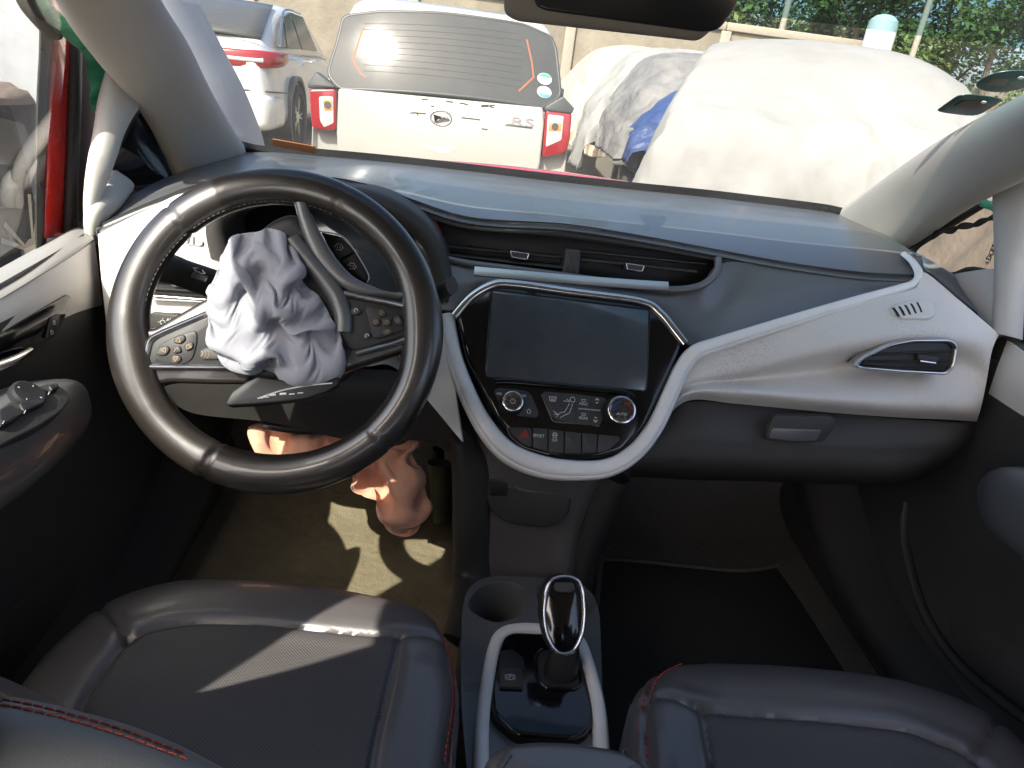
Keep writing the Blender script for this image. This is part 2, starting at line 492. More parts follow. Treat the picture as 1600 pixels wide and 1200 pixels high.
def perforated(name, col, rough):
    m = mat(name, col, rough, spec=.55, bump=[('n', 30, .15, .003)])
    t = m.node_tree; b = t.nodes['Principled BSDF']; L = t.links.new
    tc = t.nodes.new('ShaderNodeTexCoord'); mp = t.nodes.new('ShaderNodeMapping'); mp.inputs['Rotation'].default_value = (0, 0, .785)
    L(tc.outputs['Object'], mp.inputs['Vector'])
    v = t.nodes.new('ShaderNodeTexVoronoi'); v.voronoi_dimensions = '2D'; v.inputs['Scale'].default_value = 400; v.inputs['Randomness'].default_value = 0
    L(mp.outputs[0], v.inputs['Vector'])
    r = t.nodes.new('ShaderNodeMapRange'); r.inputs[1].default_value = .22; r.inputs[2].default_value = .36; L(v.outputs['Distance'], r.inputs[0])
    mx = t.nodes.new('ShaderNodeMix'); mx.data_type = 'RGBA'; mx.inputs[6].default_value = (.012, .012, .012, 1); mx.inputs[7].default_value = lin(col)
    L(r.outputs[0], mx.inputs[0]); L(mx.outputs[2], b.inputs['Base Color'])
    bp = t.nodes.new('ShaderNodeBump'); bp.inputs['Strength'].default_value = .5; bp.inputs['Distance'].default_value = .0008
    L(r.outputs[0], bp.inputs['Height']); L(bp.outputs[0], b.inputs['Normal'])
    return m
M['perf'] = perforated('perforated_leather', (.080, .074, .073), .42)

# dirt-speckled greige: the wing panel beside the screen is smudged with dark specks
def speckled(name, col, dark, amount):
    m = mat(name, col, .5, bump=[('v', 1300, .2, .0005)])
    t = m.node_tree; b = t.nodes['Principled BSDF']; L = t.links.new
    tc = t.nodes.new('ShaderNodeTexCoord')
    n1 = t.nodes.new('ShaderNodeTexNoise'); n1.inputs['Scale'].default_value = 7; n1.inputs['Detail'].default_value = 4
    n2 = t.nodes.new('ShaderNodeTexNoise'); n2.inputs['Scale'].default_value = 420; n2.inputs['Detail'].default_value = 3
    L(tc.outputs['Object'], n1.inputs['Vector']); L(tc.outputs['Object'], n2.inputs['Vector'])
    a = t.nodes.new('ShaderNodeMapRange'); a.inputs[1].default_value = .45; a.inputs[2].default_value = .75; L(n1.outputs['Fac'], a.inputs[0])
    c = t.nodes.new('ShaderNodeMapRange'); c.inputs[1].default_value = .5; c.inputs[2].default_value = .7; L(n2.outputs['Fac'], c.inputs[0])
    q = t.nodes.new('ShaderNodeMath'); q.operation = 'MULTIPLY'; L(a.outputs[0], q.inputs[0]); L(c.outputs[0], q.inputs[1])
    k = t.nodes.new('ShaderNodeMath'); k.operation = 'MULTIPLY'; k.inputs[1].default_value = amount; L(q.outputs[0], k.inputs[0])
    mx = t.nodes.new('ShaderNodeMix'); mx.data_type = 'RGBA'; mx.inputs[6].default_value = lin(col); mx.inputs[7].default_value = lin(dark)
    L(k.outputs[0], mx.inputs[0]); L(mx.outputs[2], b.inputs['Base Color'])
    return m
M['wing'] = speckled('smudged_panel', (.66, .625, .585), (.20, .165, .14), .65)

# ------------------------------------------------------------------ ground
def ground():
    m = mat('yard_concrete', (.25, .22, .165), .9, spec=.2, bump=[('n', 30, .4, .02), ('n', 2, .3, .05)], var=(.9, .6, (.19, .165, .125)))
    n = 120; V = []
    ss = lambda a, b, x: (lambda t: t * t * (3 - 2 * t))(min(1, max(0, (x - a) / (b - a))))
    for i in range(n + 1):
        for j in range(n + 1):
            x = (i / n - .5) * 2; y = (j / n - .5) * 2
            x = math.copysign(abs(x) ** 3, x) * 900; y = math.copysign(abs(y) ** 3, y) * 900
            V.append((x, y, .10 * ss(-1.2, -2.0, x) * ss(5.2, 7.0, y)))
    o = mesh('ground', V, gridfaces(n + 1, n + 1), m)
    fixn(o); struct(o)
ground()

# ------------------------------------------------------------------ the car we sit in: shell, pillars, glass, roof, floor
body = thing('car_cabin', (0, .4, .18), 'red hatchback shell seen from inside, grey pillars framing the windshield', 'car')

def ws(px, py):   # a point on the windshield sheet
    return WS.px(px, py)
WS = Fr((0, 1.48, 1.015), (0, -.45, -.72))    # normal towards the cabin
WS.u = Vector((1, 0, 0)); WS.v = WS.w.cross(WS.u)
if WS.v.z < 0: WS.v = -WS.v

def bow(x):       # the glass bows forward at its middle
    return .05 * (1 - (x / .62) ** 2)
def wspt(x, s, off=0.0):
    """x across the car, s = 0 cowl .. 1 roof header"""
    xx = x * (1 - .10 * s)
    y = 1.435 + (.74 - 1.435) * s + bow(x) * (1 - .3 * s); z = 1.012 + (1.475 - 1.012) * s + .012 * math.sin(math.pi * s)
    return Vector((xx, y, z)) + Vector((0, .55, .83)) * off
def glass_grid(name, s0, s1, m, nx=28, ns=12, x0=-.66, x1=.66):
    V = [wspt(x0 + (x1 - x0) * i / nx, s0 + (s1 - s0) * j / ns) for j in range(ns + 1) for i in range(nx + 1)]
    return mesh(name, V, gridfaces(ns + 1, nx + 1), m, body, None)
def hit_ws(px, py, off=-.004):
    """where the line of sight through a pixel meets the windshield"""
    d = ray(px, py); lo, hi = .3, 3.0
    def g(t):
        p = CAM + d * t; best = None
        s = (p.y - 1.435 - bow(p.x)) / (.74 - 1.435); s = max(-.3, min(1.2, s))
        q = wspt(p.x / (1 - .10 * s), s); return p.z - q.z if abs(q.y - p.y) < 1 else 0
    # march until above the sheet
    t = lo
    for _ in range(60):
        p = CAM + d * t
        s = (p.y - 1.435) / (.74 - 1.435)
        for _k in range(6):
            x = p.x / (1 - .10 * s); q = wspt(x, s); s += (p.y - q.y) / (.74 - 1.435)
        e = (q - p).dot(Vector((0, .55, .83)))
        t += e / d.dot(Vector((0, .55, .83)))
    return CAM + d * t + Vector((0, .55, .83)) * off
glass_grid('windshield', -.01, .64, M['glass'])
sb = glass_grid('windshield_shade_band', .64, 1.0, M['shade'])
# black ceramic border and seal along the cowl
sweep('cowl_seal', [aY(x, y - 3, Y - .004) for x, y, Y in ((360, 224, 1.42), (402, 237, 1.44), (500, 243, 1.47), (620, 254, 1.485), (740, 267, 1.49), (860, 281, 1.49), (980, 294, 1.485), (1100, 306, 1.475), (1210, 319, 1.455), (1300, 331, 1.43), (1335, 342, 1.41))], (0, -.5, .8), ellipse_prof(.012, .0065, 8), mat('cowl_rubber', (.004, .004, .004), .8, spec=.05), body, n=80)
# bonnet beyond the glass
rows = []
for y, dz in ((1.50, -.05), (1.58, -.003), (1.70, -.02), (1.95, -.08), (2.15, -.16), (2.25, -.3)):
    rows.append([Vector((x, y + bow(x), 1.012 + dz - .05 * (x / .7) ** 2)) for x in np.linspace(-.72, .72, 9)])
loft('bonnet', rows, 30, 24, M['red'], body, thick=.012)
# roof: painted skin and headliner
rows = []
for s in np.linspace(0, 1, 7):
    y = .76 - s * 2.5
    rows.append([Vector((x, y, 1.475 + .05 * math.sin(math.pi * min(1, s * 1.2 + .08)) - .10 * (abs(x) / .6) ** 3)) for x in np.linspace(-.60, .60, 9)])
loft('roof', rows, 24, 20, M['headliner'], body, thick=-.03)

# left pillar: the main bar, its rear fork and the quarter pane between
def lp(px, py, X): return aX(px, py, X)
limb('pillar', [(Vector((-.60, .66, 1.42)), Vector((-.44, .72, 1.47)), .03), (lp(10, -120, -.55), lp(215, -120, -.52), .03), (lp(74, -20, -.60), lp(240, -20, -.56), .032), (lp(124, 60, -.63), lp(288, 60, -.575), .033), (lp(172, 120, -.65), lp(318, 120, -.58), .034),
               (lp(213, 165, -.655), lp(342, 165, -.585), .034), (lp(240, 205, -.655), lp(365, 205, -.59), .036), (lp(262, 245, -.655), lp(388, 238, -.595), .04), (lp(275, 272, -.655), lp(402, 256, -.60), .045), (lp(280, 300, -.66), lp(405, 285, -.60), .045)], M['liner'], body, n=48, k=36, e=.8)
limb('pillar_fork', [(lp(176, 90, -.655), lp(275, 115, -.625), .018), (lp(166, 120, -.662), lp(245, 142, -.635), .016), (lp(156, 155, -.667), lp(214, 170, -.645), .014), (lp(148, 205, -.668), lp(193, 207, -.65), .012), (lp(140, 245, -.668), lp(181, 243, -.652), .011),
                     (lp(135, 280, -.668), lp(168, 278, -.655), .010), (lp(132, 322, -.672), lp(150, 322, -.664), .008), (lp(131, 362, -.685), lp(140, 362, -.678), .006), (lp(131, 395, -.70), lp(138, 395, -.695), .006)], M['liner'], body, n=40, k=28, e=.85)
limb('pillar_foot', [(lp(166, 268, -.675), lp(176, 268, -.672), .010), (lp(150, 300, -.668), lp(206, 290, -.664), .012), (lp(140, 325, -.664), lp(186, 318, -.66), .014), (lp(136, 350, -.668), lp(156, 346, -.664), .010), (lp(138, 380, -.675), lp(148, 376, -.672), .008)], M['liner2'], body, n=18, k=18)
qf = Fr((-.70, 1.2, 1.05), (1, -.35, .08))
qpts = rnd(qf.pxs([(214, 164), (242, 205), (278, 262), (274, 286), (212, 296), (160, 280), (172, 245)]), .012)
plate('quarter_window', qf, qpts, -.004, 0, M['quarter'], body, .001)
ringplate('quarter_seal', qf, inset(ccw(qpts), -.004), .009, -.004, .008, M['rubber'], body, .002)

# right pillar
limb('pillar', [(Vector((.44, .72, 1.47)), Vector((.58, .68, 1.42)), .03), (Vector((.48, .84, 1.40)), Vector((.60, .80, 1.34)), .03), (aX(1700, 88, .54), aX(1790, 190, .58), .032), (aX(1600, 146, .562), aX(1690, 238, .605), .033), (aX(1530, 184, .572), aX(1606, 280, .625), .034), (aX(1465, 221, .58), aX(1540, 312, .637), .035), (aX(1400, 266, .586), aX(1480, 348, .645), .036),
               (aX(1350, 303, .592), aX(1434, 384, .65), .04), (aX(1318, 326, .596), aX(1418, 408, .655), .044), (aX(1296, 344, .60), aX(1414, 436, .66), .045)], M['liner'], body, n=48, k=36, e=.8)
limb('pillar_fork', [(aX(1560, 250, .64), aX(1680, 250, .665), .02), (aX(1555, 300, .645), aX(1640, 300, .668), .02), (aX(1556, 345, .648), aX(1622, 350, .668), .02), (aX(1558, 400, .65), aX(1606, 410, .668), .021), (aX(1556, 460, .65), aX(1598, 470, .668), .024), (aX(1552, 520, .65), aX(1594, 530, .668), .026)], M['liner'], body, n=30, k=28, e=.8)
limb('pillar_foot', [(aX(1494, 430, .655), aX(1560, 420, .655), .012), (aX(1500, 450, .655), aX(1566, 460, .655), .014), (aX(1530, 490, .655), aX(1572, 490, .655), .016), (aX(1550, 525, .655), aX(1580, 525, .655), .018)], M['liner2'], body, n=14, k=18)
qf2 = Fr((.70, 1.1, 1.05), (-1, -.35, .08))
qpts2 = rnd(qf2.pxs([(1422, 396), (1434, 382), (1545, 314), (1562, 330), (1562, 430), (1518, 420), (1492, 432), (1425, 412)]), .012)
plate('quarter_window', qf2, qpts2, -.004, 0, M['sideglass'], body, .001)
ringplate('quarter_seal', qf2, inset(ccw(qpts2), -.004), .009, -.004, .008, M['rubber'], body, .002)

limb('quarter_sill', [(aX(150, 292, -.705), aX(150, 372, -.705), .006), (aX(215, 290, -.705), aX(215, 350, -.705), .006), (aX(300, 272, -.705), aX(300, 320, -.705), .006)], M['rubber'], body, n=10, k=10, e=.5)
limb('quarter_sill', [(aX(1400, 400, .705), aX(1400, 450, .705), .006), (aX(1490, 434, .705), aX(1490, 490, .705), .006), (aX(1590, 430, .705), aX(1590, 540, .705), .006)], M['rubber'], body, n=10, k=10, e=.5)
sweep('loose_seal_strip', [qf2.pt(*qf2.px(x, y, .012), .012 + .004 * (i % 2)) for i, (x, y) in enumerate(((1455, 372), (1472, 362), (1488, 360), (1503, 354), (1520, 352), (1538, 346), (1556, 338)))], qf2.w, [(-.006, 0), (0, .002), (.006, 0), (0, -.002)], M['rubber'], body, n=40, scale=lambda t: .55 + .45 * abs(math.sin(t * 14)))
# roof rails, middle pillars and rear quarters close the cabin behind the camera
for s in (-1, 1):
    limb('roof_rail', [(Vector((s * .47, .80, 1.44)), Vector((s * .60, .76, 1.40)), .025), (Vector((s * .48, .3, 1.50)), Vector((s * .61, .3, 1.45)), .025), (Vector((s * .48, -.6, 1.51)), Vector((s * .61, -.6, 1.46)), .025), (Vector((s * .46, -1.7, 1.47)), Vector((s * .59, -1.7, 1.42)), .025)], M['liner'], body, n=20, k=16)
    limb('middle_pillar', [(Vector((s * .60, .27, 1.45)), Vector((s * .60, .04, 1.45)), .025), (Vector((s * .66, .29, 1.2)), Vector((s * .66, .035, 1.2)), .03), (Vector((s * .72, .30, .95)), Vector((s * .72, .03, .95)), .035), (Vector((s * .74, .30, .35)), Vector((s * .74, .08, .35)), .04)], M['liner'], body, n=16, k=16)
    limb('rear_pillar', [(Vector((s * .58, -1.1, 1.44)), Vector((s * .56, -1.6, 1.44)), .03), (Vector((s * .70, -1.2, .98)), Vector((s * .66, -2.0, .98)), .04)], M['liner'], body, n=10, k=16)
    box('side_panel', (s * .74 - .03, -2.0, .25), (s * .74 + .03, -.12, .96), M['dark'], body, .02)
box('tailgate', (-.66, -2.05, .25), (.66, -1.98, .98), M['dark'], body, .02)
box('rear_bench', (-.62, -1.15, .35), (.62, -.62, .66), M['seat'], body, .06)
box('rear_bench_back', (-.62, -1.32, .60), (.62, -1.15, 1.18), M['seat'], body, .06)

# floor pan: driver's side brightened carpet, firewall and toe boards
def floorgrid(name, x0, x1, m):
    rows = []
    for y, z in ((-1.2, .33), (.3, .33), (.9, .33), (1.2, .335), (1.30, .35), (1.40, .42), (1.48, .52), (1.55, .70), (1.56, .90)):
        rows.append([Vector((x, y, z + (.03 * max(0, (abs(x) - .5)) / .1 if abs(x) > .5 else 0))) for x in np.linspace(x0, x1, 7)])
    return loft(name, rows, 24, 60, m, body, thick=.02)
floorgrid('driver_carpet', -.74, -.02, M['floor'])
floorgrid('passenger_carpet', -.018, .74, M['carpet'])
for s in (-1, 1):   # kick panels beside the feet and the door sill
    rows = [[Vector((s * .60, y, z)) if z < .45 else Vector((s * .655, y, z)) for y in (.2, .6, .9, 1.1, 1.3, 1.5)] for z in (.32, .36, .42, .5, .7, .9)]
    loft('kick_panel', rows, 20, 20, M['dark'], body, thick=.02)
limb('rocker_trim', [(Vector((-.585, -.1, .40)), Vector((-.70, -.1, .44)), .04), (Vector((-.585, .6, .40)), Vector((-.70, .6, .44)), .04), (Vector((-.58, 1.0, .41)), Vector((-.70, 1.0, .45)), .04), (Vector((-.575, 1.25, .50)), Vector((-.70, 1.25, .55)), .04), (Vector((-.57, 1.38, .68)), Vector((-.70, 1.38, .72)), .04)], M['dark'], body, n=24, k=16)
limb('rocker_trim', [(Vector((.585, -.1, .40)), Vector((.70, -.1, .44)), .04), (Vector((.585, .6, .40)), Vector((.70, .6, .44)), .04), (Vector((.58, 1.0, .41)), Vector((.70, 1.0, .45)), .04), (Vector((.575, 1.25, .50)), Vector((.70, 1.25, .55)), .04), (Vector((.57, 1.38, .68)), Vector((.70, 1.38, .72)), .04)], M['dark'], body, n=24, k=16)

# ------------------------------------------------------------------ dashboard
dash = thing('dashboard', (0, 1.2, .60), 'grey and white dashboard with wide centre screen under the windshield', 'dashboard')
def row(*p): return [aY(x, y, Y) for x, y, Y in p]
r_base = row((150, 352, 1.03), (205, 306, 1.12), (285, 268, 1.25), (400, 236, 1.44), (500, 243, 1.47), (620, 254, 1.485), (740, 267, 1.49), (860, 281, 1.49), (980, 294, 1.485), (1100, 306, 1.475), (1210, 319, 1.455), (1310, 333, 1.425), (1412, 384, 1.20), (1428, 408, 1.10))
r_top1 = row((151, 356, 1.02), (215, 312, 1.09), (300, 274, 1.19), (405, 250, 1.32), (510, 254, 1.36), (630, 264, 1.37), (745, 282, 1.36), (862, 300, 1.35), (985, 314, 1.34), (1105, 328, 1.33), (1230, 343, 1.31), (1335, 358, 1.28), (1415, 398, 1.15), (1430, 418, 1.08))
r_top2 = row((152, 360, 1.01), (225, 320, 1.05), (310, 287, 1.09), (410, 265, 1.18), (520, 266, 1.21), (640, 288, 1.215), (745, 312, 1.21), (870, 330, 1.20), (1000, 347, 1.19), (1115, 362, 1.18), (1240, 380, 1.17), (1345, 394, 1.15), (1418, 418, 1.09), (1432, 428, 1.06))
r_crest = row((153, 364, 1.005), (235, 327, 1.02), (320, 296, 1.02), (420, 286, 1.03), (530, 287, 1.05), (625, 312, 1.07), (735, 346, 1.08), (880, 357, 1.085), (1000, 375, 1.085), (1120, 397, 1.08), (1240, 418, 1.075), (1345, 432, 1.065), (1415, 438, 1.05), (1433, 437, 1.045))
r_under = row((153, 368, 1.01), (236, 331, 1.025), (322, 302, 1.03), (421, 294, 1.045), (530, 296, 1.07), (622, 322, 1.095), (733, 354, 1.11), (880, 366, 1.12), (1000, 384, 1.12), (1118, 404, 1.11), (1238, 424, 1.09), (1344, 437, 1.075), (1414, 441, 1.06), (1432, 441, 1.05))
loft('top_pad', [r_base, r_top1, r_top2, r_crest, r_under], 150, 50, M['pad'], dash, thick=.012)
# lower face of the pad, below the vents and out to the passenger's end
f_top = row((560, 320, 1.10), (640, 352, 1.09), (676, 394, 1.06), (722, 412, 1.045), (800, 424, 1.04), (893, 437, 1.04), (985, 450, 1.04), (1050, 456, 1.04), (1100, 447, 1.045), (1127, 412, 1.07), (1180, 412, 1.079), (1240, 421, 1.076), (1345, 434, 1.066), (1415, 439, 1.05), (1433, 438, 1.045))
f_mid = row((600, 400, 1.06), (655, 412, 1.045), (690, 432, 1.025), (732, 440, 1.02), (805, 446, 1.022), (893, 454, 1.022), (985, 466, 1.022), (1050, 480, 1.022), (1095, 492, 1.022), (1135, 482, 1.035), (1180, 470, 1.04), (1242, 460, 1.045), (1345, 450, 1.05), (1415, 446, 1.045), (1433, 442, 1.043))
f_bot = row((640, 480, 1.0), (670, 480, 1.0), (705, 485, .99), (745, 480, 1.0), (810, 475, 1.012), (893, 482, 1.012), (985, 497, 1.012), (1045, 520, 1.0), (1090, 545, .985), (1135, 540, .98), (1185, 522, .985), (1245, 504, .99), (1345, 475, 1.0), (1415, 456, 1.02), (1433, 446, 1.035))
loft('pad_face', [f_top, f_mid, f_bot], 120, 24, M['pad'], dash, thick=.012)
box('dash_core', (-.60, 1.13, .62), (.60, 1.42, .97), M['black'], dash, .01)
box('vent_housing', (-.30, 1.122, .88), (.24, 1.134, .992), M['black'], dash, .003)
# small light sensor on the top pad
sf = Fr(aY(857, 296, 1.42), (0, -.1, 1))
plate('light_sensor', sf, rnd([(-.03, -.012), (.03, -.012), (.026, .012), (-.026, .012)], .006), -.01, .004, M['black'], dash, .002)

# centre vents: a dark cavity under the pad, a divider, vanes and two chrome tabs
vf = Fr(aY(893, 405, 1.10), (0, -.96, .28))
plate('vent_cavity', vf, rnd(vf.pxs([(618, 330), (720, 352), (893, 372), (1118, 402), (1126, 420), (1095, 452), (893, 440), (720, 420), (650, 385)]), .006), -.03, -.012, M['black'], dash, .001)
lip = [aY(x, y, Y) for x, y, Y in ((640, 362, 1.085), (668, 392, 1.06), (715, 409, 1.045), (800, 421, 1.038), (893, 433, 1.036), (985, 446, 1.036), (1050, 453, 1.036), (1096, 446, 1.042), (1120, 424, 1.058), (1122, 404, 1.075))]
sweep('vent_lip', lip, (0, -.7, .7), ellipse_prof(.006, .006, 10), M['pad'], dash, n=60)
vd = [(884, 388), (908, 391), (904, 437), (878, 434)]
plate('vent_divider', vf, rnd(vf.pxs(vd, .03), .003), -.012, .032, M['dark'], dash, .003)
for a, b in (((700, 398), (880, 418)), ((905, 405), (1085, 424))):
    p, q = vf.pt(*vf.px(*a, .015), .015), vf.pt(*vf.px(*b, .015), .015)
    sweep('vent_vane', [p, q], (0, -1, .2), ellipse_prof(.0025, .016, 10), M['dark'], dash, n=12)
for a, b in (((690, 384), (880, 402)), ((905, 392), (1100, 412))):
    p, q = vf.pt(*vf.px(*a, .0), .0), vf.pt(*vf.px(*b, .0), .0)
    sweep('vent_vane', [p, q], (0, -1, .2), ellipse_prof(.0025, .016, 10), M['dark'], dash, n=12)
for x, y in ((811, 398), (991, 417)):
    u, v = vf.px(x, y, .035)
    t = plate('vent_tab', vf, rnd([(u - .016, v + .005), (u + .017, v + .004), (u + .014, v - .007), (u - .012, v - .006)], .002), .012, .036, M['dark'], dash, .002)
    ringplate('tab_rim', vf, rnd([(u - .014, v + .0045), (u + .0155, v + .0035), (u + .013, v - .0065), (u - .011, v - .0055)], .002), .0016, .0355, .0372, M['chrome'], t, .0004)
# satin strip under the vents
strip = [aY(x, y, Y) for x, y, Y in ((741, 424, 1.012), (820, 431, 1.010), (900, 438, 1.010), (980, 444, 1.010), (1044, 448, 1.010))]
sweep('satin_strip', strip, (0, -.75, .65), [(-.0075, 0), (-.007, .002), (0, .003), (.007, .002), (.0075, 0), (0, -.006)], M['satin'], dash, n=40)

# ---- centre stack: black glass face, screen, keys and the white surround
e = math.radians(36)
FS = Fr((0, .954, .877), (0, -math.cos(e), math.sin(e)))
P = FS.pxs
face = rnd(P([(712, 486), (766, 446), (800, 442), (1000, 470), (1030, 488), (1068, 535), (1052, 572), (1008, 668), (975, 704), (930, 718), (870, 716), (812, 696), (775, 652), (728, 560)]), .012, 6)
plate('stack_face', FS, face, -.05, .0, M['piano'], dash, .006, 3)
rim = [FS.pt(u, v, .002) for u, v in P([(709, 494), (735, 465), (768, 446), (800, 444), (890, 456), (1000, 471), (1030, 488), (1055, 518), (1070, 537)])]
sweep('stack_rim', rim, FS.w, [(-.0058, -.004), (-.0058, .001), (-.003, .003), (.003, .003), (.0058, .001), (.0058, -.004)], M['chrome'], dash, n=80)
scr = P([(769, 455), (1013, 486), (1008, 611), (759, 588)])
ps = plate('screen', FS, rnd(scr, .004), -.005, .0032, M['screen'], dash, .0008)
ringplate('screen_bezel', FS, inset(ccw(rnd(scr, .004)), -.002), .0022, -.005, .0038, M['piano'], ps, .0006)
sweep('lower_ridge', [FS.pt(u, v, .0035) for u, v in P([(774, 597), (800, 597), (900, 606), (975, 614), (990, 625)])], FS.w, ellipse_prof(.004, .0015, 8), M['piano'], dash, n=24)
# upper key groups
k1 = plate('media_keys', FS, rnd(P([(770, 612), (778, 606), (822, 611), (830, 617), (842, 646), (838, 654), (806, 650), (788, 645)]), .004), -.002, .003, M['dark'], dash, .0012)
u0, v0 = FS.px(800, 629, .012)
kn = lathe('volume_knob', FS.pt(u0, v0), FS.w, [(.0175, .0), (.017, .006), (.0150, .010), (.0150, .020), (.0135, .0215)], M['black'], dash, 36)
lathe('knob_ring', FS.pt(u0, v0), FS.w, [(.0140, .0212), (.0140, .0225), (.0128, .0232), (.0112, .0232), (.0105, .0222)], M['chrome'], kn, 36)
cap_ = lathe('knob_cap', FS.pt(u0, v0), FS.w, [(.0105, .0215), (.0105, .0222), (.001, .0222)], M['dark'], kn, 28)
def arc(u, v, r, a0, a1, n=10): return [(u + r * math.cos(math.radians(a0 + (a1 - a0) * i / n)), v + r * math.sin(math.radians(a0 + (a1 - a0) * i / n))) for i in range(n + 1)]
strokes('power_symbol', FS, [arc(u0, v0, .0032, 125, 415), [(u0, v0 + .001), (u0, v0 + .0042)]], .0007, .0224, M['print'], kn)
def tri(u, v, s, d): return [(u - d * s, v + s), (u - d * s, v - s), (u + d * s, v), (u - d * s, v + s)]
for (x, y), d in (((781, 616), -1), ((816, 619), 1)):
    u, v = FS.px(x, y); strokes('track_symbol', FS, [tri(u, v, .0016, d), tri(u + d * .0035, v, .0016, d)], .0008, .0031, M['print'], k1)
u, v = FS.px(826, 643); strokes('home_symbol', FS, [[(u - .003, v), (u, v + .003), (u + .003, v)], [(u - .002, v), (u - .002, v - .003), (u + .002, v - .003), (u + .002, v)]], .0006, .0031, M['print'], k1)
strokes('key_joint', FS, [P([(801, 609), (801, 616)]), P([(817, 636), (838, 632)])], .0007, .0031, M['black'], k1)
k2 = plate('climate_keys', FS, rnd(P([(845, 616), (852, 612), (900, 616), (945, 622), (950, 630), (938, 664), (928, 666), (868, 658), (860, 650)]), .004), -.002, .003, M['dark'], dash, .0012)
strokes('key_joint', FS, [P([(876, 614), (876, 634)]), P([(850, 633), (898, 638)]), P([(898, 618), (900, 661)]), P([(923, 620), (921, 664)])], .0007, .0031, M['black'], k2)
sweep('key_trim', [FS.pt(u, v, .0032) for u, v in P([(903, 639), (937, 642)])], FS.w, ellipse_prof(.001, .0008, 6), M['satin'], k2, n=6)
sweep('key_trim', [FS.pt(u, v, .001) for u, v in P([(846, 617), (860, 650), (867, 659), (900, 662), (936, 666)])], FS.w, ellipse_prof(.0009, .0016, 6), M['satin'], k2, n=24)
u, v = FS.px(863, 624)
strokes('defrost_symbol', FS, [[(u - .005, v + .003), (u + .005, v + .003), (u + .0035, v - .003), (u - .0035, v - .003), (u - .005, v + .003)], [(u - .002, v - .002), (u - .002, v + .001)], [(u, v - .002), (u, v + .001)], [(u + .002, v - .002), (u + .002, v + .001)]], .0008, .0031, M['print'], k2)
def PL(pts): return [FS.px(*p) for p in pts]
hu, hv = FS.px(894, 625)
strokes('airflow_symbol', FS, [arc(hu, hv, .0036, 0, 360, 14), PL([(889, 631), (882, 644), (874, 646), (869, 652)]), PL([(894, 632), (889, 646), (880, 650), (875, 653)]), PL([(880, 627), (889, 628), (885, 624)]), PL([(864, 643), (871, 648), (866, 648)])], .0008, .0031, M['print'], k2)
for (x, y), s in (((911, 632), 'MAX'), ((911, 654), 'REAR')):
    u, v = FS.px(x, y); text('lettering', FS, s, u, v, .0031, .0055, M['print'], k2)
    strokes('defrost_symbol', FS, [[(u - .003, v + .0065), (u + .003, v + .0065), (u + .002, v + .0035), (u - .002, v + .0035), (u - .003, v + .0065)]], .0006, .0031, M['print'], k2)
for x, y, d in ((932, 630, 1), (930, 653, -1)):
    u, v = FS.px(x, y); strokes('fan_symbol', FS, [[(u - .001, v), (u + .001, v)], [(u - .002, v + d * .004), (u, v + d * .006), (u + .002, v + d * .004)]], .0016, .0031, M['print'], k2)
u0, v0 = FS.px(968, 643, .012)
kt = lathe('temperature_knob', FS.pt(u0, v0), FS.w, [(.0235, .0), (.0230, .008), (.0205, .013), (.0205, .023), (.019, .0245)], M['black'], dash, 40)
lathe('knob_ring', FS.pt(u0, v0), FS.w, [(.0192, .0242), (.0192, .0256), (.0178, .0264), (.0160, .0264), (.0152, .0252)], M['chrome'], kt, 40)
lathe('knob_cap', FS.pt(u0, v0), FS.w, [(.0152, .0245), (.0152, .0252), (.001, .0252)], M['dark'], kt, 32)
strokes('warm_mark', FS, [arc(u0, v0, .0115, -10, 70)], .0022, .0254, M['ledred'], kt)
strokes('cold_mark', FS, [arc(u0, v0, .0115, 110, 190)], .0022, .0254, M['ledblue'], kt)
text('lettering', FS, 'AUTO', u0, v0 - .006, .0254, .0052, M['print'], kt)
# lower row of six keys
edge_t = [(794, 667), (831, 669), (856, 671), (881, 674), (908, 677), (933, 679), (966, 683)]
edge_b = [(815, 692), (831, 700), (856, 706), (881, 709), (908, 709), (932, 708), (945, 706)]
for i in range(6):
    a, b, c, d = edge_t[i], edge_t[i + 1], edge_b[i + 1], edge_b[i]
    pts = [(a[0] + .8, a[1]), (b[0] - .8, b[1]), (c[0] - .8, c[1]), (d[0] + .8, d[1])]
    r = .0012
    if i == 0: pts = [(794, 667), (830.2, 669), (830.2, 700), (815, 694), (798, 678)]; r = .004
    if i == 5: pts = [(933.8, 679), (966, 682), (968, 688), (950, 704), (932.8, 708)]; r = .003
    k = plate('row_key', FS, rnd(P(pts), r), -.002, .0042, M['dark'], dash, .0012)
    cx = sum(p[0] for p in pts) / len(pts); cy = sum(p[1] for p in pts) / len(pts)
    if i == 0:
        u, v = FS.px(819, 679)
        strokes('hazard_triangle', FS, [[(u - .006, v - .004), (u + .006, v - .004), (u, v + .006), (u - .006, v - .004)], [(u - .0025, v - .002), (u + .0025, v - .002), (u, v + .002), (u - .0025, v - .002)]], .0012, .0043, M['hazard'], k)
    if i == 1:
        u, v = FS.px(841, 682); text('lettering', FS, 'SPORT', u, v, .0043, .0062, M['print'], k, sx=.85)
    if i == 2:
        u, v = FS.px(866, 684)
        strokes('skid_symbol', FS, [[(u - .003, v + .003), (u - .002, v + .006), (u + .002, v + .006), (u + .003, v + .003), (u - .003, v + .003)], [(u - .0025, v + .002), (u - .001, v), (u - .0025, v - .0015)], [(u + .0025, v + .002), (u + .001, v), (u + .0025, v - .0015)]], .0009, .0043, M['print'], k)
        text('lettering', FS, 'OFF', u, v - .0045, .0043, .0045, M['print'], k)
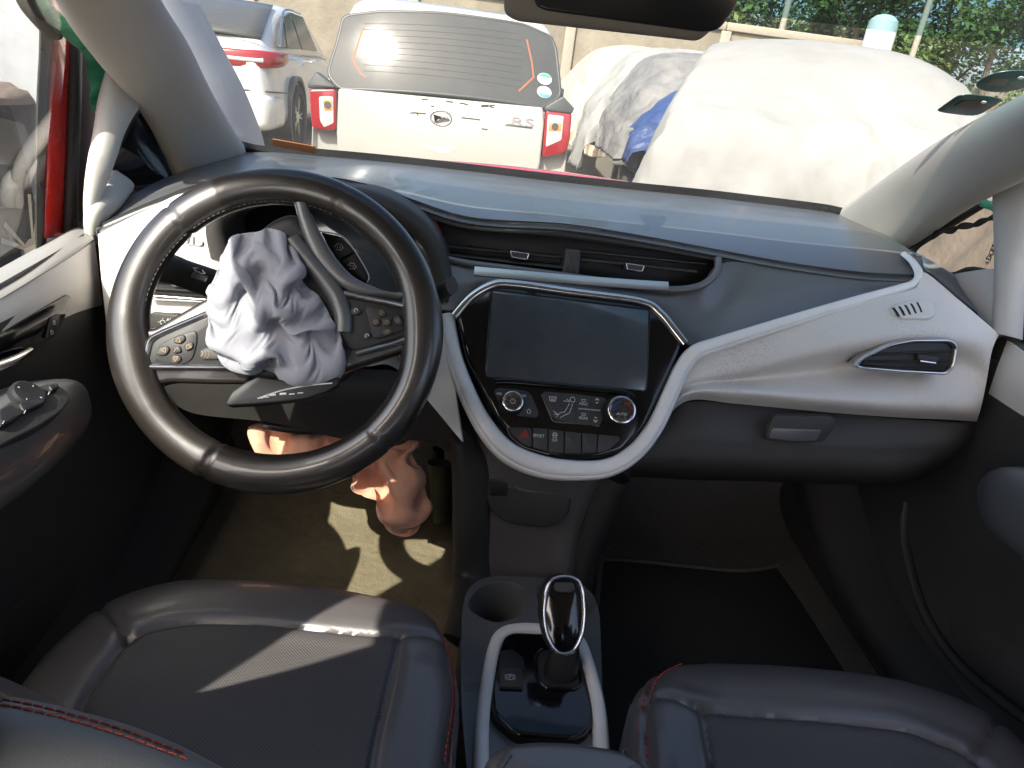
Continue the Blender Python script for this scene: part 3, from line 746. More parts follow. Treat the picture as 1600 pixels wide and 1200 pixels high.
sweep('row_key_trim', [FS.pt(u, v, .001) for u, v in P([(792, 668), (797, 681), (814, 696), (832, 703), (858, 710)])], FS.w, ellipse_prof(.0008, .0012, 6), M['satin'], dash, n=24)

# white surround that runs round the stack and out along the passenger's side
def on(px, py, w): u, v = FS.px(px, py, w); return FS.pt(u, v, w)
wp = [on(697, 492, -.012), on(708, 553, -.008), on(730, 614, -.004), on(759, 668, -.002), on(795, 707, 0), on(848, 729, .0), on(905, 735, .0), on(953, 730, .0), on(993, 706, 0), on(1024, 667, -.002), on(1049, 614, -.004), on(1066, 576, -.006),
      aY(1086, 551, .955), aY(1120, 538, .965), aY(1180, 519, .972), aY(1260, 494, .985), aY(1340, 470, 1.0), aY(1400, 453, 1.02), aY(1430, 443, 1.035), aY(1438, 430, 1.05), aY(1430, 412, 1.085), aY(1415, 398, 1.13)]
wn = [FS.w] * 12 + [Vector((0, -.8, .6))] * 6 + [Vector((.3, -.7, .6))] * 4
def wsc(t): return (.74 + .20 * math.exp(-((t - .24) / .08) ** 2)) if t < .5 else max(.42, .74 - (t - .5) * .85)
prof = [(-.0155, -.012), (-.0165, -.002), (-.013, .006), (-.006, .0095), (.002, .0095), (.0085, .008), (.0095, .0055), (.011, .0055), (.0145, .003), (.0165, -.004), (.016, -.012)]
sweep('white_surround', wp, wn, prof, M['white'], dash, n=160, scale=wsc)

# passenger's wing panel, with its vent and demister grille
w_top = row((1048, 590, .955), (1085, 553, .965), (1150, 533, .972), (1262, 498, .985), (1362, 468, 1.0), (1430, 450, 1.02), (1443, 425, 1.05), (1500, 470, 1.0), (1561, 522, .975))
w_rid = row((1046, 615, .94), (1085, 590, .945), (1160, 577, .95), (1270, 550, .95), (1370, 528, .95), (1435, 518, .955), (1480, 518, .96), (1525, 530, .96), (1550, 548, .965))
w_mid = row((1042, 630, .935), (1082, 602, .945), (1160, 594, .962), (1275, 582, .97), (1375, 570, .97), (1440, 566, .97), (1490, 568, .97), (1525, 580, .965), (1541, 598, .96))
w_bul = row((1038, 645, .925), (1078, 614, .925), (1155, 612, .925), (1285, 622, .92), (1390, 628, .92), (1458, 630, .925), (1500, 632, .93), (1523, 634, .935), (1533, 636, .945))
w_bot = row((1034, 660, .93), (1076, 626, .94), (1152, 631, .94), (1290, 644, .94), (1400, 652, .94), (1468, 655, .945), (1503, 657, .95), (1518, 658, .955), (1526, 659, .96))
WPR = loft('wing_panel', [w_top, w_rid, w_mid, w_bul, w_bot], 110, 60, M['wing'], dash, thick=.006)
rf = Fr(aY(1415, 556, .945), (-.05, -.97, .22))
RP = rf.pxs
vo = rnd(RP([(1329, 569), (1342, 556), (1385, 535), (1420, 528), (1480, 528), (1492, 538), (1486, 574), (1473, 585), (1400, 581), (1336, 575)]), .008, 5)
vs = plate('side_vent', rf, inset(ccw(vo), .0035), -.03, .004, M['black'], dash, .001)
ringplate('vent_ring', rf, vo, .0055, -.01, .011, M['satin'], vs, .0025)
for a, b in (((1352, 553), (1478, 548)), ((1345, 564), (1476, 562)), ((1340, 572), (1470, 576))):
    p, q = rf.pt(*rf.px(*a), .004), rf.pt(*rf.px(*b), .004)
    sweep('vent_vane', [p, q], rf.w, ellipse_prof(.0018, .007, 8), M['dark'], vs, n=8)
u, v = rf.px(1444, 559); plate('vent_tab', rf, rnd([(u - .018, v + .005), (u + .016, v + .004), (u + .012, v - .006), (u - .013, v - .005)], .003), .002, .012, M['dark'], vs, .0015)
sweep('tab_rim', [rf.pt(u - .012, v - .0045, .0122), rf.pt(u + .011, v - .005, .0122)], rf.w, ellipse_prof(.0014, .0008, 6), M['chrome'], vs, n=6)
_h = surf(WPR, 1425, 487); df_ = Fr(*_h)
gpts = rnd(df_.pxs([(1388, 487), (1402, 477), (1442, 468), (1455, 474), (1461, 494), (1450, 500), (1408, 500)]), .008)
gr = plate('demister_grille', df_, gpts, -.02, .0045, M['greige'], dash, .0015)
for i in range(5):
    a, b = df_.px(1394 + i * 9.2, 485.5 - i * 2.3), df_.px(1401 + i * 9, 496.5 - i * 1.6)
    strokes('grille_slot', df_, [[a, ((a[0] + b[0]) / 2 + .0005, (a[1] + b[1]) / 2), b]], .0045 - .0004 * i, .0046, M['black'], gr, .0002)
# dark end strip between the pad and the pillar foot, both ends
limb('end_strip', [(aX(1418, 392, .60), aX(1432, 422, .595), .006), (aX(1446, 405, .635), aX(1452, 430, .625), .006), (aX(1492, 432, .65), aX(1500, 472, .635), .006), (aX(1540, 480, .66), aX(1545, 508, .645), .006), (aX(1564, 514, .668), aX(1562, 528, .655), .006)], M['pad'], dash, n=24, k=14, e=.5)
limb('end_strip', [(aX(300, 275, -.62), aX(300, 300, -.60), .006), (aX(240, 296, -.645), aX(245, 322, -.63), .006), (aX(190, 322, -.655), aX(196, 345, -.645), .006), (aX(146, 354, -.668), aX(152, 366, -.655), .006)], M['pad'], dash, n=24, k=14, e=.5)

# driver's wing panel
l_top = row((153, 366, 1.0), (225, 330, 1.01), (300, 303, 1.02), (345, 372, .99), (420, 440, .98), (560, 470, .985), (650, 482, .98), (692, 490, .965))
l_mid = row((158, 430, .97), (218, 415, .965), (295, 410, .965), (345, 445, .965), (425, 490, .965), (560, 515, .965), (645, 530, .955), (705, 570, .93))
l_bot = row((166, 506, .965), (214, 492, .955), (290, 490, .955), (345, 505, .955), (430, 548, .955), (560, 572, .955), (622, 578, .95), (722, 690, .875))
WPL = loft('wing_panel', [l_top, l_mid, l_bot], 80, 30, M['greige'], dash, thick=.006)
lf = Fr(aY(285, 448, .955), (.05, -.97, .22))
vp = plate('side_vent', lf, rnd(lf.pxs([(238, 424), (345, 432), (350, 466), (234, 458)]), .003), -.01, .004, M['black'], dash, .001)
sweep('vent_ring', [lf.pt(*lf.px(232, 461), .006), lf.pt(*lf.px(352, 470), .006)], lf.w, ellipse_prof(.0022, .003, 8), M['satin'], vp, n=8)
for a, b in (((236, 438), (350, 446)), ((235, 450), (350, 457))):
    sweep('vent_vane', [lf.pt(*lf.px(*a), .004), lf.pt(*lf.px(*b), .004)], lf.w, ellipse_prof(.0018, .006, 8), M['dark'], vp, n=8)
u, v = lf.px(282, 442); plate('vent_tab', lf, rnd([(u - .012, v + .004), (u + .016, v + .003), (u + .01, v - .005), (u - .008, v - .004)], .002), .003, .012, M['satin'], vp, .001)
plate('switch_strip', lf, rnd(lf.pxs([(238, 487), (345, 500), (340, 520), (236, 512)]), .003), -.006, .004, M['dark'], dash, .001)
u, v = lf.px(256, 503); strokes('lamp_symbol', lf, [arc(u, v, .003, 0, 360, 10), [(u, v + .0045), (u, v + .0055)], [(u + .0045, v), (u + .0055, v)], [(u - .0045, v), (u - .0055, v)]], .0006, .0041, M['print'], dash)
u, v = lf.px(272, 500); text('lettering', lf, 'AUTO', u, v, .0041, .006, M['print'], dash)
_h = surf(WPL, 300, 377); df2 = Fr(*_h)
gr = plate('demister_grille', df2, rnd(df2.pxs([(283, 378), (290, 369), (306, 368), (318, 378), (316, 385), (292, 384)]), .005), -.02, .003, M['greige'], dash, .001)
for i in range(3):
    a, b = df2.px(290 + i * 7, 370 + i * 1.5), df2.px(286 + i * 9, 380 + i)
    strokes('grille_slot', df2, [[a, b]], .0035, .0031, M['black'], gr, .0002)

# instrument binnacle: hood, dark cavity and glass display
hood = [aY(x, y, Y) for x, y, Y in ((345, 400, .985), (338, 355, .985), (352, 326, .985), (395, 308, .985), (455, 302, .985), (520, 304, .99), (585, 315, 1.0), (640, 342, 1.01), (674, 380, 1.015), (690, 430, 1.015), (690, 470, 1.01))]
sweep('instrument_hood', hood, (0, -1, .1), [(-.014, .0), (-.010, .012), (.0, .016), (.010, .012), (.014, .0), (.014, -.08), (-.014, -.08)], M['dark'], dash, n=80)
cf = Fr(aY(520, 400, 1.07), (0, -.93, .37))
plate('instrument_recess', cf, rnd(cf.pxs([(330, 330), (380, 300), (470, 290), (600, 305), (690, 360), (700, 480), (600, 520), (360, 500)]), .02), -.02, 0, M['black'], dash, .001)
plate('instrument_display', cf, rnd(cf.pxs([(486, 328), (575, 322), (640, 350), (660, 440), (640, 462), (500, 462)], .02), .006), 0, .02, M['screen'], dash, .001)
limb('column_shroud', [(aY(350, 470, .86), aY(540, 510, .86), .05), (aY(355, 500, .92), aY(560, 540, .92), .055), (aY(370, 520, .99), aY(560, 560, .99), .055)], M['black'], dash, n=10, k=20, e=.6)
loft('knee_panel', [row((168, 500, .972), (260, 500, .965), (400, 545, .962), (560, 575, .96), (640, 590, .95), (740, 688, .93)), row((205, 570, .97), (270, 570, .96), (400, 600, .95), (560, 620, .945), (650, 630, .945), (742, 700, .935)), row((250, 610, .99), (300, 645, .98), (420, 660, .97), (560, 690, .965), (660, 690, .97), (745, 730, .96))], 50, 20, M['dark'], dash, thick=.012)
# start button
bf = Fr(aY(640, 556, .948), (-.05, -.9, .42))
u, v = bf.px(640, 556); sbn = lathe('start_button', bf.pt(u, v, -.004), bf.w, [(.0165, 0), (.0165, .008), (.0135, .010), (.0125, .009)], M['satin'], dash, 32)
lathe('button_cap', bf.pt(u, v, -.004), bf.w, [(.0126, .002), (.0126, .0095), (.011, .0102), (.001, .0102)], M['blue'], sbn, 28)
strokes('power_symbol', bf, [arc(u, v, .0035, 125, 415), [(u, v + .001), (u, v + .0045)]], .0007, .0064, M['print'], sbn)

limb('end_seal', [(aX(140, 345, -.69), aX(156, 352, -.668), .02), (aX(148, 420, -.69), aX(163, 420, -.664), .02), (aX(156, 505, -.69), aX(172, 505, -.664), .02), (aX(185, 590, -.69), aX(215, 580, -.66), .02), (aX(230, 690, -.69), aX(260, 670, -.66), .02)], M['rubber'], dash, n=24, k=12)
limb('end_seal', [(aX(1572, 505, .668), aX(1592, 505, .69), .02), (aX(1562, 545, .664), aX(1578, 545, .69), .02), (aX(1543, 600, .664), aX(1562, 600, .69), .02), (aX(1524, 660, .664), aX(1545, 665, .69), .02), (aX(1490, 720, .66), aX(1520, 730, .69), .02)], M['rubber'], dash, n=24, k=12)
# glove box and its handle
g_top = row((1030, 650, .95), (1078, 628, .95), (1160, 632, .95), (1300, 645, .95), (1420, 655, .95), (1500, 660, .955), (1524, 662, .97))
g_mid = row((1000, 700, .915), (1085, 690, .915), (1170, 695, .915), (1300, 700, .915), (1410, 705, .92), (1480, 700, .93), (1512, 690, .96))
g_bot = row((985, 735, .93), (1085, 740, .93), (1180, 742, .93), (1300, 747, .93), (1395, 750, .93), (1450, 735, .95), (1490, 715, .98))
g_bk = row((985, 745, 1.1), (1085, 750, 1.1), (1180, 752, 1.1), (1300, 757, 1.1), (1395, 758, 1.1), (1450, 745, 1.1), (1490, 722, 1.1))
gb = loft('glove_box', [g_top, g_mid, g_bot, g_bk], 60, 40, M['dark'], dash, thick=.008)
gf = Fr(aY(1250, 668, .912), (0, -.98, .2))
plate('glove_box_handle', gf, rnd(gf.pxs([(1210, 648), (1300, 650), (1307, 660), (1285, 690), (1240, 692), (1195, 686), (1200, 668)]), .005), -.01, .003, M['dark'], gb, .002)
plate('handle_hollow', gf, rnd(gf.pxs([(1205, 668), (1282, 671), (1274, 687), (1240, 688), (1200, 684)]), .004), .001, .0036, M['pad'], gb, .0005)

# ------------------------------------------------------------------ steering wheel
wt = math.radians(25)
FW = Fr((-.357, .775, .921), (0, -math.cos(wt), math.sin(wt)))
wheel = thing('steering_wheel', FW.o, 'black leather steering wheel turned slightly left, its airbag cover burst open', 'steering wheel')
W = FW.pxs
RIM, NR = .1625, 240
def wang(px, py): u, v = FW.px(px, py); return math.atan2(v, u)
cuts = [wang(270, 330), wang(540, 303), wang(326, 730), wang(603, 692)]
gripL, gripR = wang(205, 540), wang(680, 500)
V = []
for i in range(NR):
    a = 2 * math.pi * i / NR
    def ad(b): d = (a - b + math.pi) % (2 * math.pi) - math.pi; return d
    g = 1 + .16 * math.exp(-(ad(gripL + .1) / .30) ** 2) + .16 * math.exp(-(ad(gripR - .05) / .30) ** 2) + .10 * math.exp(-(ad(-1.6) / .7) ** 2)
    cut = 1 - .10 * sum(math.exp(-(ad(c) / .011) ** 2) for c in cuts)
    for a2, b2 in ellipse_prof(.0205, .0175, 20, .95):
        rr = RIM + a2 * g * cut - (g - 1) * .012
        V.append(FW.pt(rr * math.cos(a), rr * math.sin(a), b2 * min(g, 1.06) * cut))
mesh('rim', V, gridfaces(NR, 20, True, True), M['wheel'], wheel, 80); fixn(bpy.data.objects['rim'])
def rimline(a0, a1, r, w, n=40): return [FW.pt(r * math.cos(a0 + (a1 - a0) * i / n), r * math.sin(a0 + (a1 - a0) * i / n), w) for i in range(n + 1)]
def span(a, b): return (a, b if b > a else b + 2 * math.pi)
for a, b in ((cuts[2], cuts[3]), (cuts[1] - .02, cuts[0]), (cuts[0], gripL - .12), (gripL + .12, cuts[2]), (cuts[3], gripR - .14), (gripR + .14, cuts[1])):
    a, b = span(a, b)
    stitches('rim_stitching', rimline(a + .03, b - .03, RIM - .0188, .0075), FW.w - FW.u * 0, M['threadk'], wheel, .006, .004, .0007)

# hub housing left bare by the burst cover
hub = rnd(W([(330, 480), (372, 400), (420, 345), (462, 330), (500, 372), (536, 440), (560, 470), (566, 545), (530, 590), (470, 606), (400, 598), (345, 570)]), .02)
plate('hub', FW, hub, -.055, .006, M['black'], wheel, .012, 4)
# spokes: leather root, dark key panel, satin bezel
def spoke(bez, root, panel):
    s = plate('spoke', FW, rnd(W(root), .008), -.022, .004, M['wheel'], wheel, .006, 3)
    q = rnd(W(bez), .008)
    plate('key_panel', FW, rnd(W(panel), .006), -.004, .0082, M['black'], s, .001)
    return s, q
sL, bL = spoke([(229, 572), (236, 532), (250, 522), (330, 484), (364, 470), (372, 578)], [(198, 566), (205, 500), (236, 516), (330, 462), (380, 450), (395, 600), (330, 600), (262, 598), (236, 606)], [(236, 569), (243, 536), (256, 527), (332, 492), (362, 482), (366, 572)])
sweep('spoke_bezel', [FW.pt(u, v, .008) for u, v in W([(340, 486), (300, 503), (252, 524), (241, 531), (236, 541), (231, 566), (234, 572), (244, 574), (360, 575)])], FW.w, [(-.0036, -.003), (-.0034, .001), (0, .003), (.0034, .001), (.0036, -.003)], M['satin'], sL, n=70)
sR, bR = spoke([(525, 455), (640, 480), (656, 515), (648, 528), (556, 556)], [(500, 430), (560, 462), (628, 474), (668, 470), (684, 500), (676, 536), (646, 545), (560, 574), (520, 590)], [(530, 464), (632, 486), (647, 514), (641, 523), (558, 549), (530, 540)])
sweep('spoke_bezel', [FW.pt(u, v, .008) for u, v in W([(527, 458), (560, 464), (600, 472), (630, 479), (641, 487), (652, 512), (651, 521), (640, 529), (600, 542), (558, 553)])], FW.w, [(-.0036, -.003), (-.0034, .001), (0, .003), (.0034, .001), (.0036, -.003)], M['satin'], sR, n=70)
# four-way pads
def pad(sp, outline, keys):
    base_ = plate('key_pad', FW, rnd(W(outline), .006), .004, .0098, M['black'], sp, .001)
    for pts, mark in keys:
        k = plate('pad_key', FW, rnd(W(pts), .0025), .008, .0122, M['dark'], sp, .0012)
pad(sL, [(248, 562), (253, 540), (280, 526), (312, 516), (313, 535), (306, 562), (290, 571), (256, 568)],
    [([(276, 536), (280, 527), (294, 524), (296, 532), (288, 539)], 0), ([(250, 553), (256, 543), (268, 541), (272, 547), (266, 556), (254, 557)], 0), ([(292, 541), (300, 536), (308, 536), (307, 546), (297, 550)], 0), ([(273, 562), (277, 556), (287, 556), (290, 563), (282, 569), (274, 568)], 0), ([(275, 543), (287, 541), (290, 551), (278, 554)], 0)])
for x, y, dx, dy in ((285, 532, 0, 1), (262, 548, -1, 0), (302, 543, 1, 0), (281, 562, 0, -1)):
    u, v = FW.px(x, y); s = .0026
    tp = [(u + dx * s, v + dy * s), (u - dx * s + dy * s, v - dy * s + dx * s), (u - dx * s - dy * s, v - dy * s - dx * s)]
    strokes('arrow_mark', FW, [tp + tp[:1]], .0008, .0123, M['printdim'], sL)
u, v = FW.px(282, 548); strokes('tick_mark', FW, [[(u - .002, v - .002), (u, v + .002), (u + .002, v + .001)]], .0008, .0123, M['printdim'], sL)
vk = plate('voice_key', FW, rnd(W([(316, 552), (322, 545), (352, 540), (354, 562), (320, 563)]), .004), .004, .0112, M['dark'], sL, .0015)
u, v = FW.px(327, 554); strokes('voice_mark', FW, [arc(u - .002, v, .0025, -70, 70), arc(u - .0008, v, .0045, -60, 60), [(u - .005, v + .003), (u - .003, v), (u - .005, v - .003)]], .0008, .0113, M['printdim'], sL)
pad(sR, [(572, 484), (578, 480), (622, 488), (634, 506), (633, 517), (592, 531), (584, 528)],
    [([(588, 485), (606, 487), (604, 496), (595, 497)], 0), ([(582, 502), (588, 498), (595, 500), (596, 509), (588, 512), (583, 510)], 0), ([(616, 497), (624, 494), (631, 505), (628, 511), (617, 507)], 0), ([(598, 520), (605, 514), (614, 516), (617, 521), (602, 527)], 0), ([(598, 500), (611, 499), (613, 510), (600, 512)], 0)])
for x, y in ((597, 490), (589, 505), (623, 503), (607, 520), (606, 505)):
    u, v = FW.px(x, y); strokes('key_mark', FW, [arc(u, v, .0022, 30, 300, 7), [(u, v), (u + .002, v)]], .0007, .0123, M['printdim'], sR)
for pts, mk in (([(548, 485), (560, 480), (568, 488), (562, 494), (550, 494)], (558, 487)), ([(569, 524), (574, 519), (581, 522), (580, 529), (571, 532)], (575, 526))):
    plate('side_key', FW, rnd(W(pts), .003), .004, .011, M['dark'], sR, .0012)
    u, v = FW.px(*mk); strokes('key_mark', FW, [arc(u, v, .002, 0, 250, 6)], .0007, .0111, M['print'], sR)
# the curved arm over the right spoke
Z = lambda pts: [(440 + x / 5.714, 310 + y / 5.714) for x, y in pts]
armL = Z([(120, 60), (170, 250), (240, 440), (330, 600), (480, 760), (650, 850), (900, 892), (1080, 912)])
armR = Z([(240, 60), (300, 210), (390, 380), (490, 540), (640, 700), (830, 800), (1030, 868), (1170, 862)])
LL = [FW.pt(u, v, .004) for u, v in W(armL)]; RRp = [FW.pt(u, v, .002) for u, v in W(armR)]
limb('spoke_arm', [(a, b, .010) for a, b in zip(LL, RRp)], M['pad'], wheel, n=40, k=18, e=.8)
arm2 = W(Z([(100, 380), (250, 560), (400, 740), (500, 880), (560, 1050), (560, 1200)]))
sweep('hub_edge', [FW.pt(u, v, .008) for u, v in arm2], FW.w, ellipse_prof(.010, .009, 12), M['pad'], wheel, n=40)
# two lane and following keys mounted behind the arm
FB = Fr(FW.pt(0, 0, -.03), FW.w)
for pts in (Z([(350, 300), (540, 345), (655, 478), (500, 555), (420, 430)]), Z([(662, 490), (775, 685), (755, 750), (650, 712), (510, 562)])):
    k = plate('assist_key', FB, rnd(FB.pxs(pts), .003), -.012, .002, M['black'], wheel, .002)
sweep('assist_key_rim', [FB.pt(u, v, .002) for u, v in FB.pxs(Z([(345, 298), (540, 340), (660, 478), (778, 685), (762, 752)]))], FB.w, ellipse_prof(.0007, .001, 6), M['satin'], wheel, n=30)
for c in (Z([(512, 440)])[0], Z([(630, 610)])[0]):
    u, v = FB.px(*c); strokes('assist_mark', FB, [[(u - .005, v), (u - .002, v + .004), (u + .002, v + .004), (u + .005, v), (u + .003, v - .003), (u - .003, v - .003)], [(u - .0015, v - .001), (u - .0015, v + .0015)], [(u + .0015, v - .001), (u + .0015, v + .0015)]], .0006, .0021, M['print'], wheel)
# torn cover flap hanging under the hub
flap = W([(366, 634), (374, 616), (392, 602), (412, 592), (470, 600), (535, 591), (534, 604), (520, 614), (488, 626), (452, 631), (408, 635), (372, 637)])
fl = plate('torn_cover_flap', Fr(FW.pt(0, 0, .012), FW.w + Vector((0, 0, .25))), rnd([(u, v) for u, v in flap], .003), -.008, .004, M['black'], wheel, .002)
FL = Fr(FW.pt(0, 0, .012), FW.w + Vector((0, 0, .25)))
sweep('flap_seam', [FL.pt(u, v, .0045) for u, v in FL.pxs([(404, 624), (440, 612), (480, 604), (520, 600)])], FL.w, ellipse_prof(.0008, .0006, 6), M['print'], fl, n=20)
for i, x in enumerate((409, 418, 428, 444, 458, 471)):
    u, v = FL.px(x, 624 - i * 1.6 - (2 if i in (2, 3) else 0)); strokes('torn_edge', FL, [[(u - .003, v), (u + .002, v + .0008)]], .0022 if i in (2, 3) else .001, .0045, M['stickw'], fl)
# column stalks
sa = aY(216, 405, .86); sbp = aY(340, 440, .90)
st = limb('turn_stalk', [(aY(214, 396, .83), aY(205, 432, .83), .012), (aY(268, 398, .85), aY(258, 440, .85), .012), (aY(300, 410, .865), aY(288, 450, .865), .012), (aY(345, 425, .89), aY(332, 466, .89), .012)], M['dark'], wheel, n=14, k=16, e=.7)
stf = Fr(aY(290, 428, .845), (0, -.9, .4))
for x, y, s in ((262, 410, '<o>'), (312, 424, '<->')):
    u, v = stf.px(x, y, .004); text('lettering', stf, s, u, v, .006, .011, M['print'], st, rot=-.35)
sk = plate('stalk_key', stf, rnd(stf.pxs([(302, 424), (327, 432), (322, 442), (297, 434)], .004), .002), -.004, .005, M['black'], st, .001)
limb('wiper_stalk', [(aY(640, 470, .90), aY(640, 500, .90), .012), (aY(672, 455, .86), aY(680, 482, .86), .011), (aY(690, 441, .83), aY(700, 466, .83), .011), (aY(702, 434, .82), aY(711, 458, .82), .010)], M['dark'], wheel, n=14, k=16, e=.7)

# ------------------------------------------------------------------ burst airbags: crumpled cloth with real folds
def limp_cloth(outline, excess, dome, grav, seed, n=72, steps=260, bend=(.45, .35), bumps=(), tucks=()):
    """relax a slack sheet sewn to an outline: position based cloth, so it buckles into real folds"""
    O = cat(outline, 720, True); c = O.mean(0)
    a = np.linspace(-1, 1, n); X, Y = np.meshgrid(a, a)
    x = X * np.sqrt(1 - Y * Y / 2); y = Y * np.sqrt(1 - X * X / 2)
    r = np.clip(np.hypot(x, y), 0, 1); th = np.arctan2(y, x)
    k = (th / (2 * np.pi) * 720) % 720; k0 = k.astype(int) % 720; f = (k - k.astype(int))[..., None]
    Q = O[k0] * (1 - f) + O[(k0 + 1) % 720] * f
    P2 = c + (Q - c) * r[..., None]
    rng = np.random.RandomState(seed)
    nz = np.array([noise.fractal(Vector((p[0] * 15 + seed, p[1] * 15, seed)), 1, 2, 2) for p in P2.reshape(-1, 2)]).reshape(n, n)
    H = dome * (1 - r ** 2) + nz * .03 * (1 - r ** 4)
    for (bu, bv), amp, w in bumps: H += amp * np.exp(-((P2[..., 0] - bu) ** 2 + (P2[..., 1] - bv) ** 2) / w ** 2)
    P = np.dstack([P2, H]).reshape(-1, 3)
    idx = np.arange(n * n).reshape(n, n); C = []
    def add(A, B, st, ex): C.append((A.ravel(), B.ravel(), st, ex))
    add(idx[:, :-1], idx[:, 1:], 1.0, excess); add(idx[:-1], idx[1:], 1.0, excess)
    add(idx[:-1, :-1], idx[1:, 1:], .6, excess); add(idx[:-1, 1:], idx[1:, :-1], .6, excess)
    add(idx[:, :-3], idx[:, 3:], bend[0], excess); add(idx[:-3], idx[3:], bend[0], excess)
    add(idx[:, :-7], idx[:, 7:], bend[1], excess); add(idx[:-7], idx[7:], bend[1], excess)
    flat = np.dstack([P2, np.zeros((n, n))]).reshape(-1, 3)
    A = np.concatenate([q[0] for q in C]); B = np.concatenate([q[1] for q in C])
    L = np.concatenate([np.linalg.norm(flat[q[0]] - flat[q[1]], axis=1) * q[3] for q in C]); K = np.concatenate([np.full(len(q[0]), q[2]) for q in C])
    cnt = np.bincount(A, minlength=n * n) + np.bincount(B, minlength=n * n)
    bd = np.zeros((n, n), bool); bd[0] = bd[-1] = True; bd[:, 0] = bd[:, -1] = True; fix = bd.ravel()
    for (tu, tv), tw_, rad in tucks:                           # cloth caught down at a few spots
        dd = np.hypot(P2[..., 0] - tu, P2[..., 1] - tv).ravel(); m_ = dd < max(rad, dd.min() + 1e-6)
        fix |= m_; P[m_, 2] = tw_ + dd[m_] * .2
    g = np.array(grav); P0 = P.copy(); Pv = P.copy()
    for it in range(steps):
        vel = (P - Pv) * .6; Pv = P.copy()
        Pn = P + np.clip(vel, -.002, .002) + g * (1 if it < steps * .8 else .3)
        for _ in range(6):
            D = Pn[B] - Pn[A]; d = np.maximum(np.linalg.norm(D, axis=1), 1e-9)
            corr = D * ((d - L) / d * K * .5)[:, None]
            acc = np.zeros_like(Pn)
            for q in range(3):
                acc[:, q] = np.bincount(A, corr[:, q], n * n) - np.bincount(B, corr[:, q], n * n)
            Pn += acc / cnt[:, None] * 2.0
            Pn[fix] = P0[fix]; Pn[:, 2] = np.maximum(Pn[:, 2], -.002)
        P = Pn
    return P.reshape(n, n, 3), idx
def crumple(name, fr, outline, excess, dome, grav, mat_, seed, label, base_w=.0, edge=.012, n=72, bumps=(), bend=(.45, .35), tucks=()):
    P, idx = limp_cloth(outline, excess, dome, grav, seed, n, bumps=bumps, bend=bend, tucks=tucks)
    n2 = n * 2 - 1                                             # finer grid through the same folds
    P = np.array([uni(r, n2) for r in P]); P = np.transpose(np.array([uni(P[:, j], n2) for j in range(n2)]), (1, 0, 2))
    n = n2; idx = np.arange(n * n).reshape(n, n)
    V = [fr.pt(p[0], p[1], base_w + p[2]) for p in P.reshape(-1, 3)]
    F = gridfaces(n, n)
    ring = list(idx[0]) + list(idx[1:, -1]) + list(idx[-1, -2::-1]) + list(idx[-2:0:-1, 0])
    n0 = len(V); m = len(ring); c = P.reshape(-1, 3)[ring].mean(0)
    V += [fr.pt(*(c + (P.reshape(-1, 3)[k] - c) * .93)[:2], base_w - edge) for k in ring]
    F += [(ring[j], ring[(j + 1) % m], n0 + (j + 1) % m, n0 + j) for j in range(m)]
    F.append(tuple(n0 + j for j in range(m)))
    o = thing_mesh(name, V, F, mat_, Vector(fr.pt(c[0], c[1], 0))); tag(o, label, 'airbag'); fixn(o)
    return o
def thing_mesh(name, V, F, m, b, sharp=80):
    me = bpy.data.meshes.new(name); me.from_pydata([tuple(Vector(v) - b) for v in V], [], F); me.update()
    o = link(name, me, m, None, sharp); o.location = b
    return o
FA = Fr(FW.pt(0, 0, .004), FW.w)
A = FA.pxs
z5 = lambda pts: [(160 + x / 2.2214, 240 + y / 2.2222) for x, y in pts]
bag_out = A(z5([(355, 590), (352, 480), (378, 420), (415, 320), (450, 275), (530, 262), (566, 250), (620, 268), (652, 322), (690, 440), (745, 490), (790, 570), (825, 640), (820, 730), (790, 782), (730, 795), (650, 782), (560, 752), (450, 735), (392, 700), (360, 650)]), .02)
crumple('driver_airbag', FA, bag_out, 1.3, .05, (.00003, -.0001, .00005), M['bag'], 31, 'crumpled lavender white airbag hanging from the steering wheel hub', .008, n=84, bend=(.4, .2),
        tucks=[(FA.px(*q, .03), w, r) for q, w, r in (((396, 400), .02, .006), ((405, 425), .008, .004), ((376, 455), .01, .004), ((428, 500), .0, .004), ((415, 560), .008, .004), ((455, 450), .014, .004), ((480, 520), .012, .004), ((350, 540), .01, .003))])
FKn = Fr(aY(560, 730, 1.0), (0, -.93, .36))
K = FKn.pxs
zk = lambda pts: [(200 + x / 2.857, 580 + y / 2.857) for x, y in pts]
knee_out = K(zk([(552, 262), (572, 238), (610, 236), (680, 268), (800, 282), (1000, 282), (1090, 318), (1180, 335), (1240, 320), (1285, 305), (1290, 330), (1268, 370), (1310, 450), (1330, 540), (1346, 600), (1310, 660), (1280, 702), (1215, 700), (1170, 640), (1125, 565), (1040, 500), (960, 440), (880, 410), (740, 415), (655, 370), (590, 310)]))
crumple('knee_airbag', FKn, knee_out, 1.4, .04, (0, -.00004, .00001), M['knee'], 8, 'peach coloured knee airbag sagging below the steering column', .0, n=80)
sweep('knee_airbag_door', [aY(x, y, .985) for x, y in ((411, 664), (450, 670), (500, 673), (552, 673))], (0, -.9, .4), ellipse_prof(.006, .003, 8), M['black'], dash, n=16)
pk = thing('accelerator_pedal', aY(690, 770, 1.22), 'black accelerator pedal beside the sagging peach airbag', 'pedal')
limb('pedal_pad', [(aY(668, 722, 1.12), aY(705, 724, 1.12), .008), (aY(672, 770, 1.17), aY(708, 770, 1.17), .009), (aY(676, 815, 1.19), aY(706, 812, 1.19), .008)], M['black'], pk, n=10, k=12)
limb('pedal_arm', [(aY(676, 700, 1.2), aY(694, 700, 1.2), .01), (aY(678, 760, 1.21), aY(696, 760, 1.21), .01)], M['black'], pk, n=6, k=10)

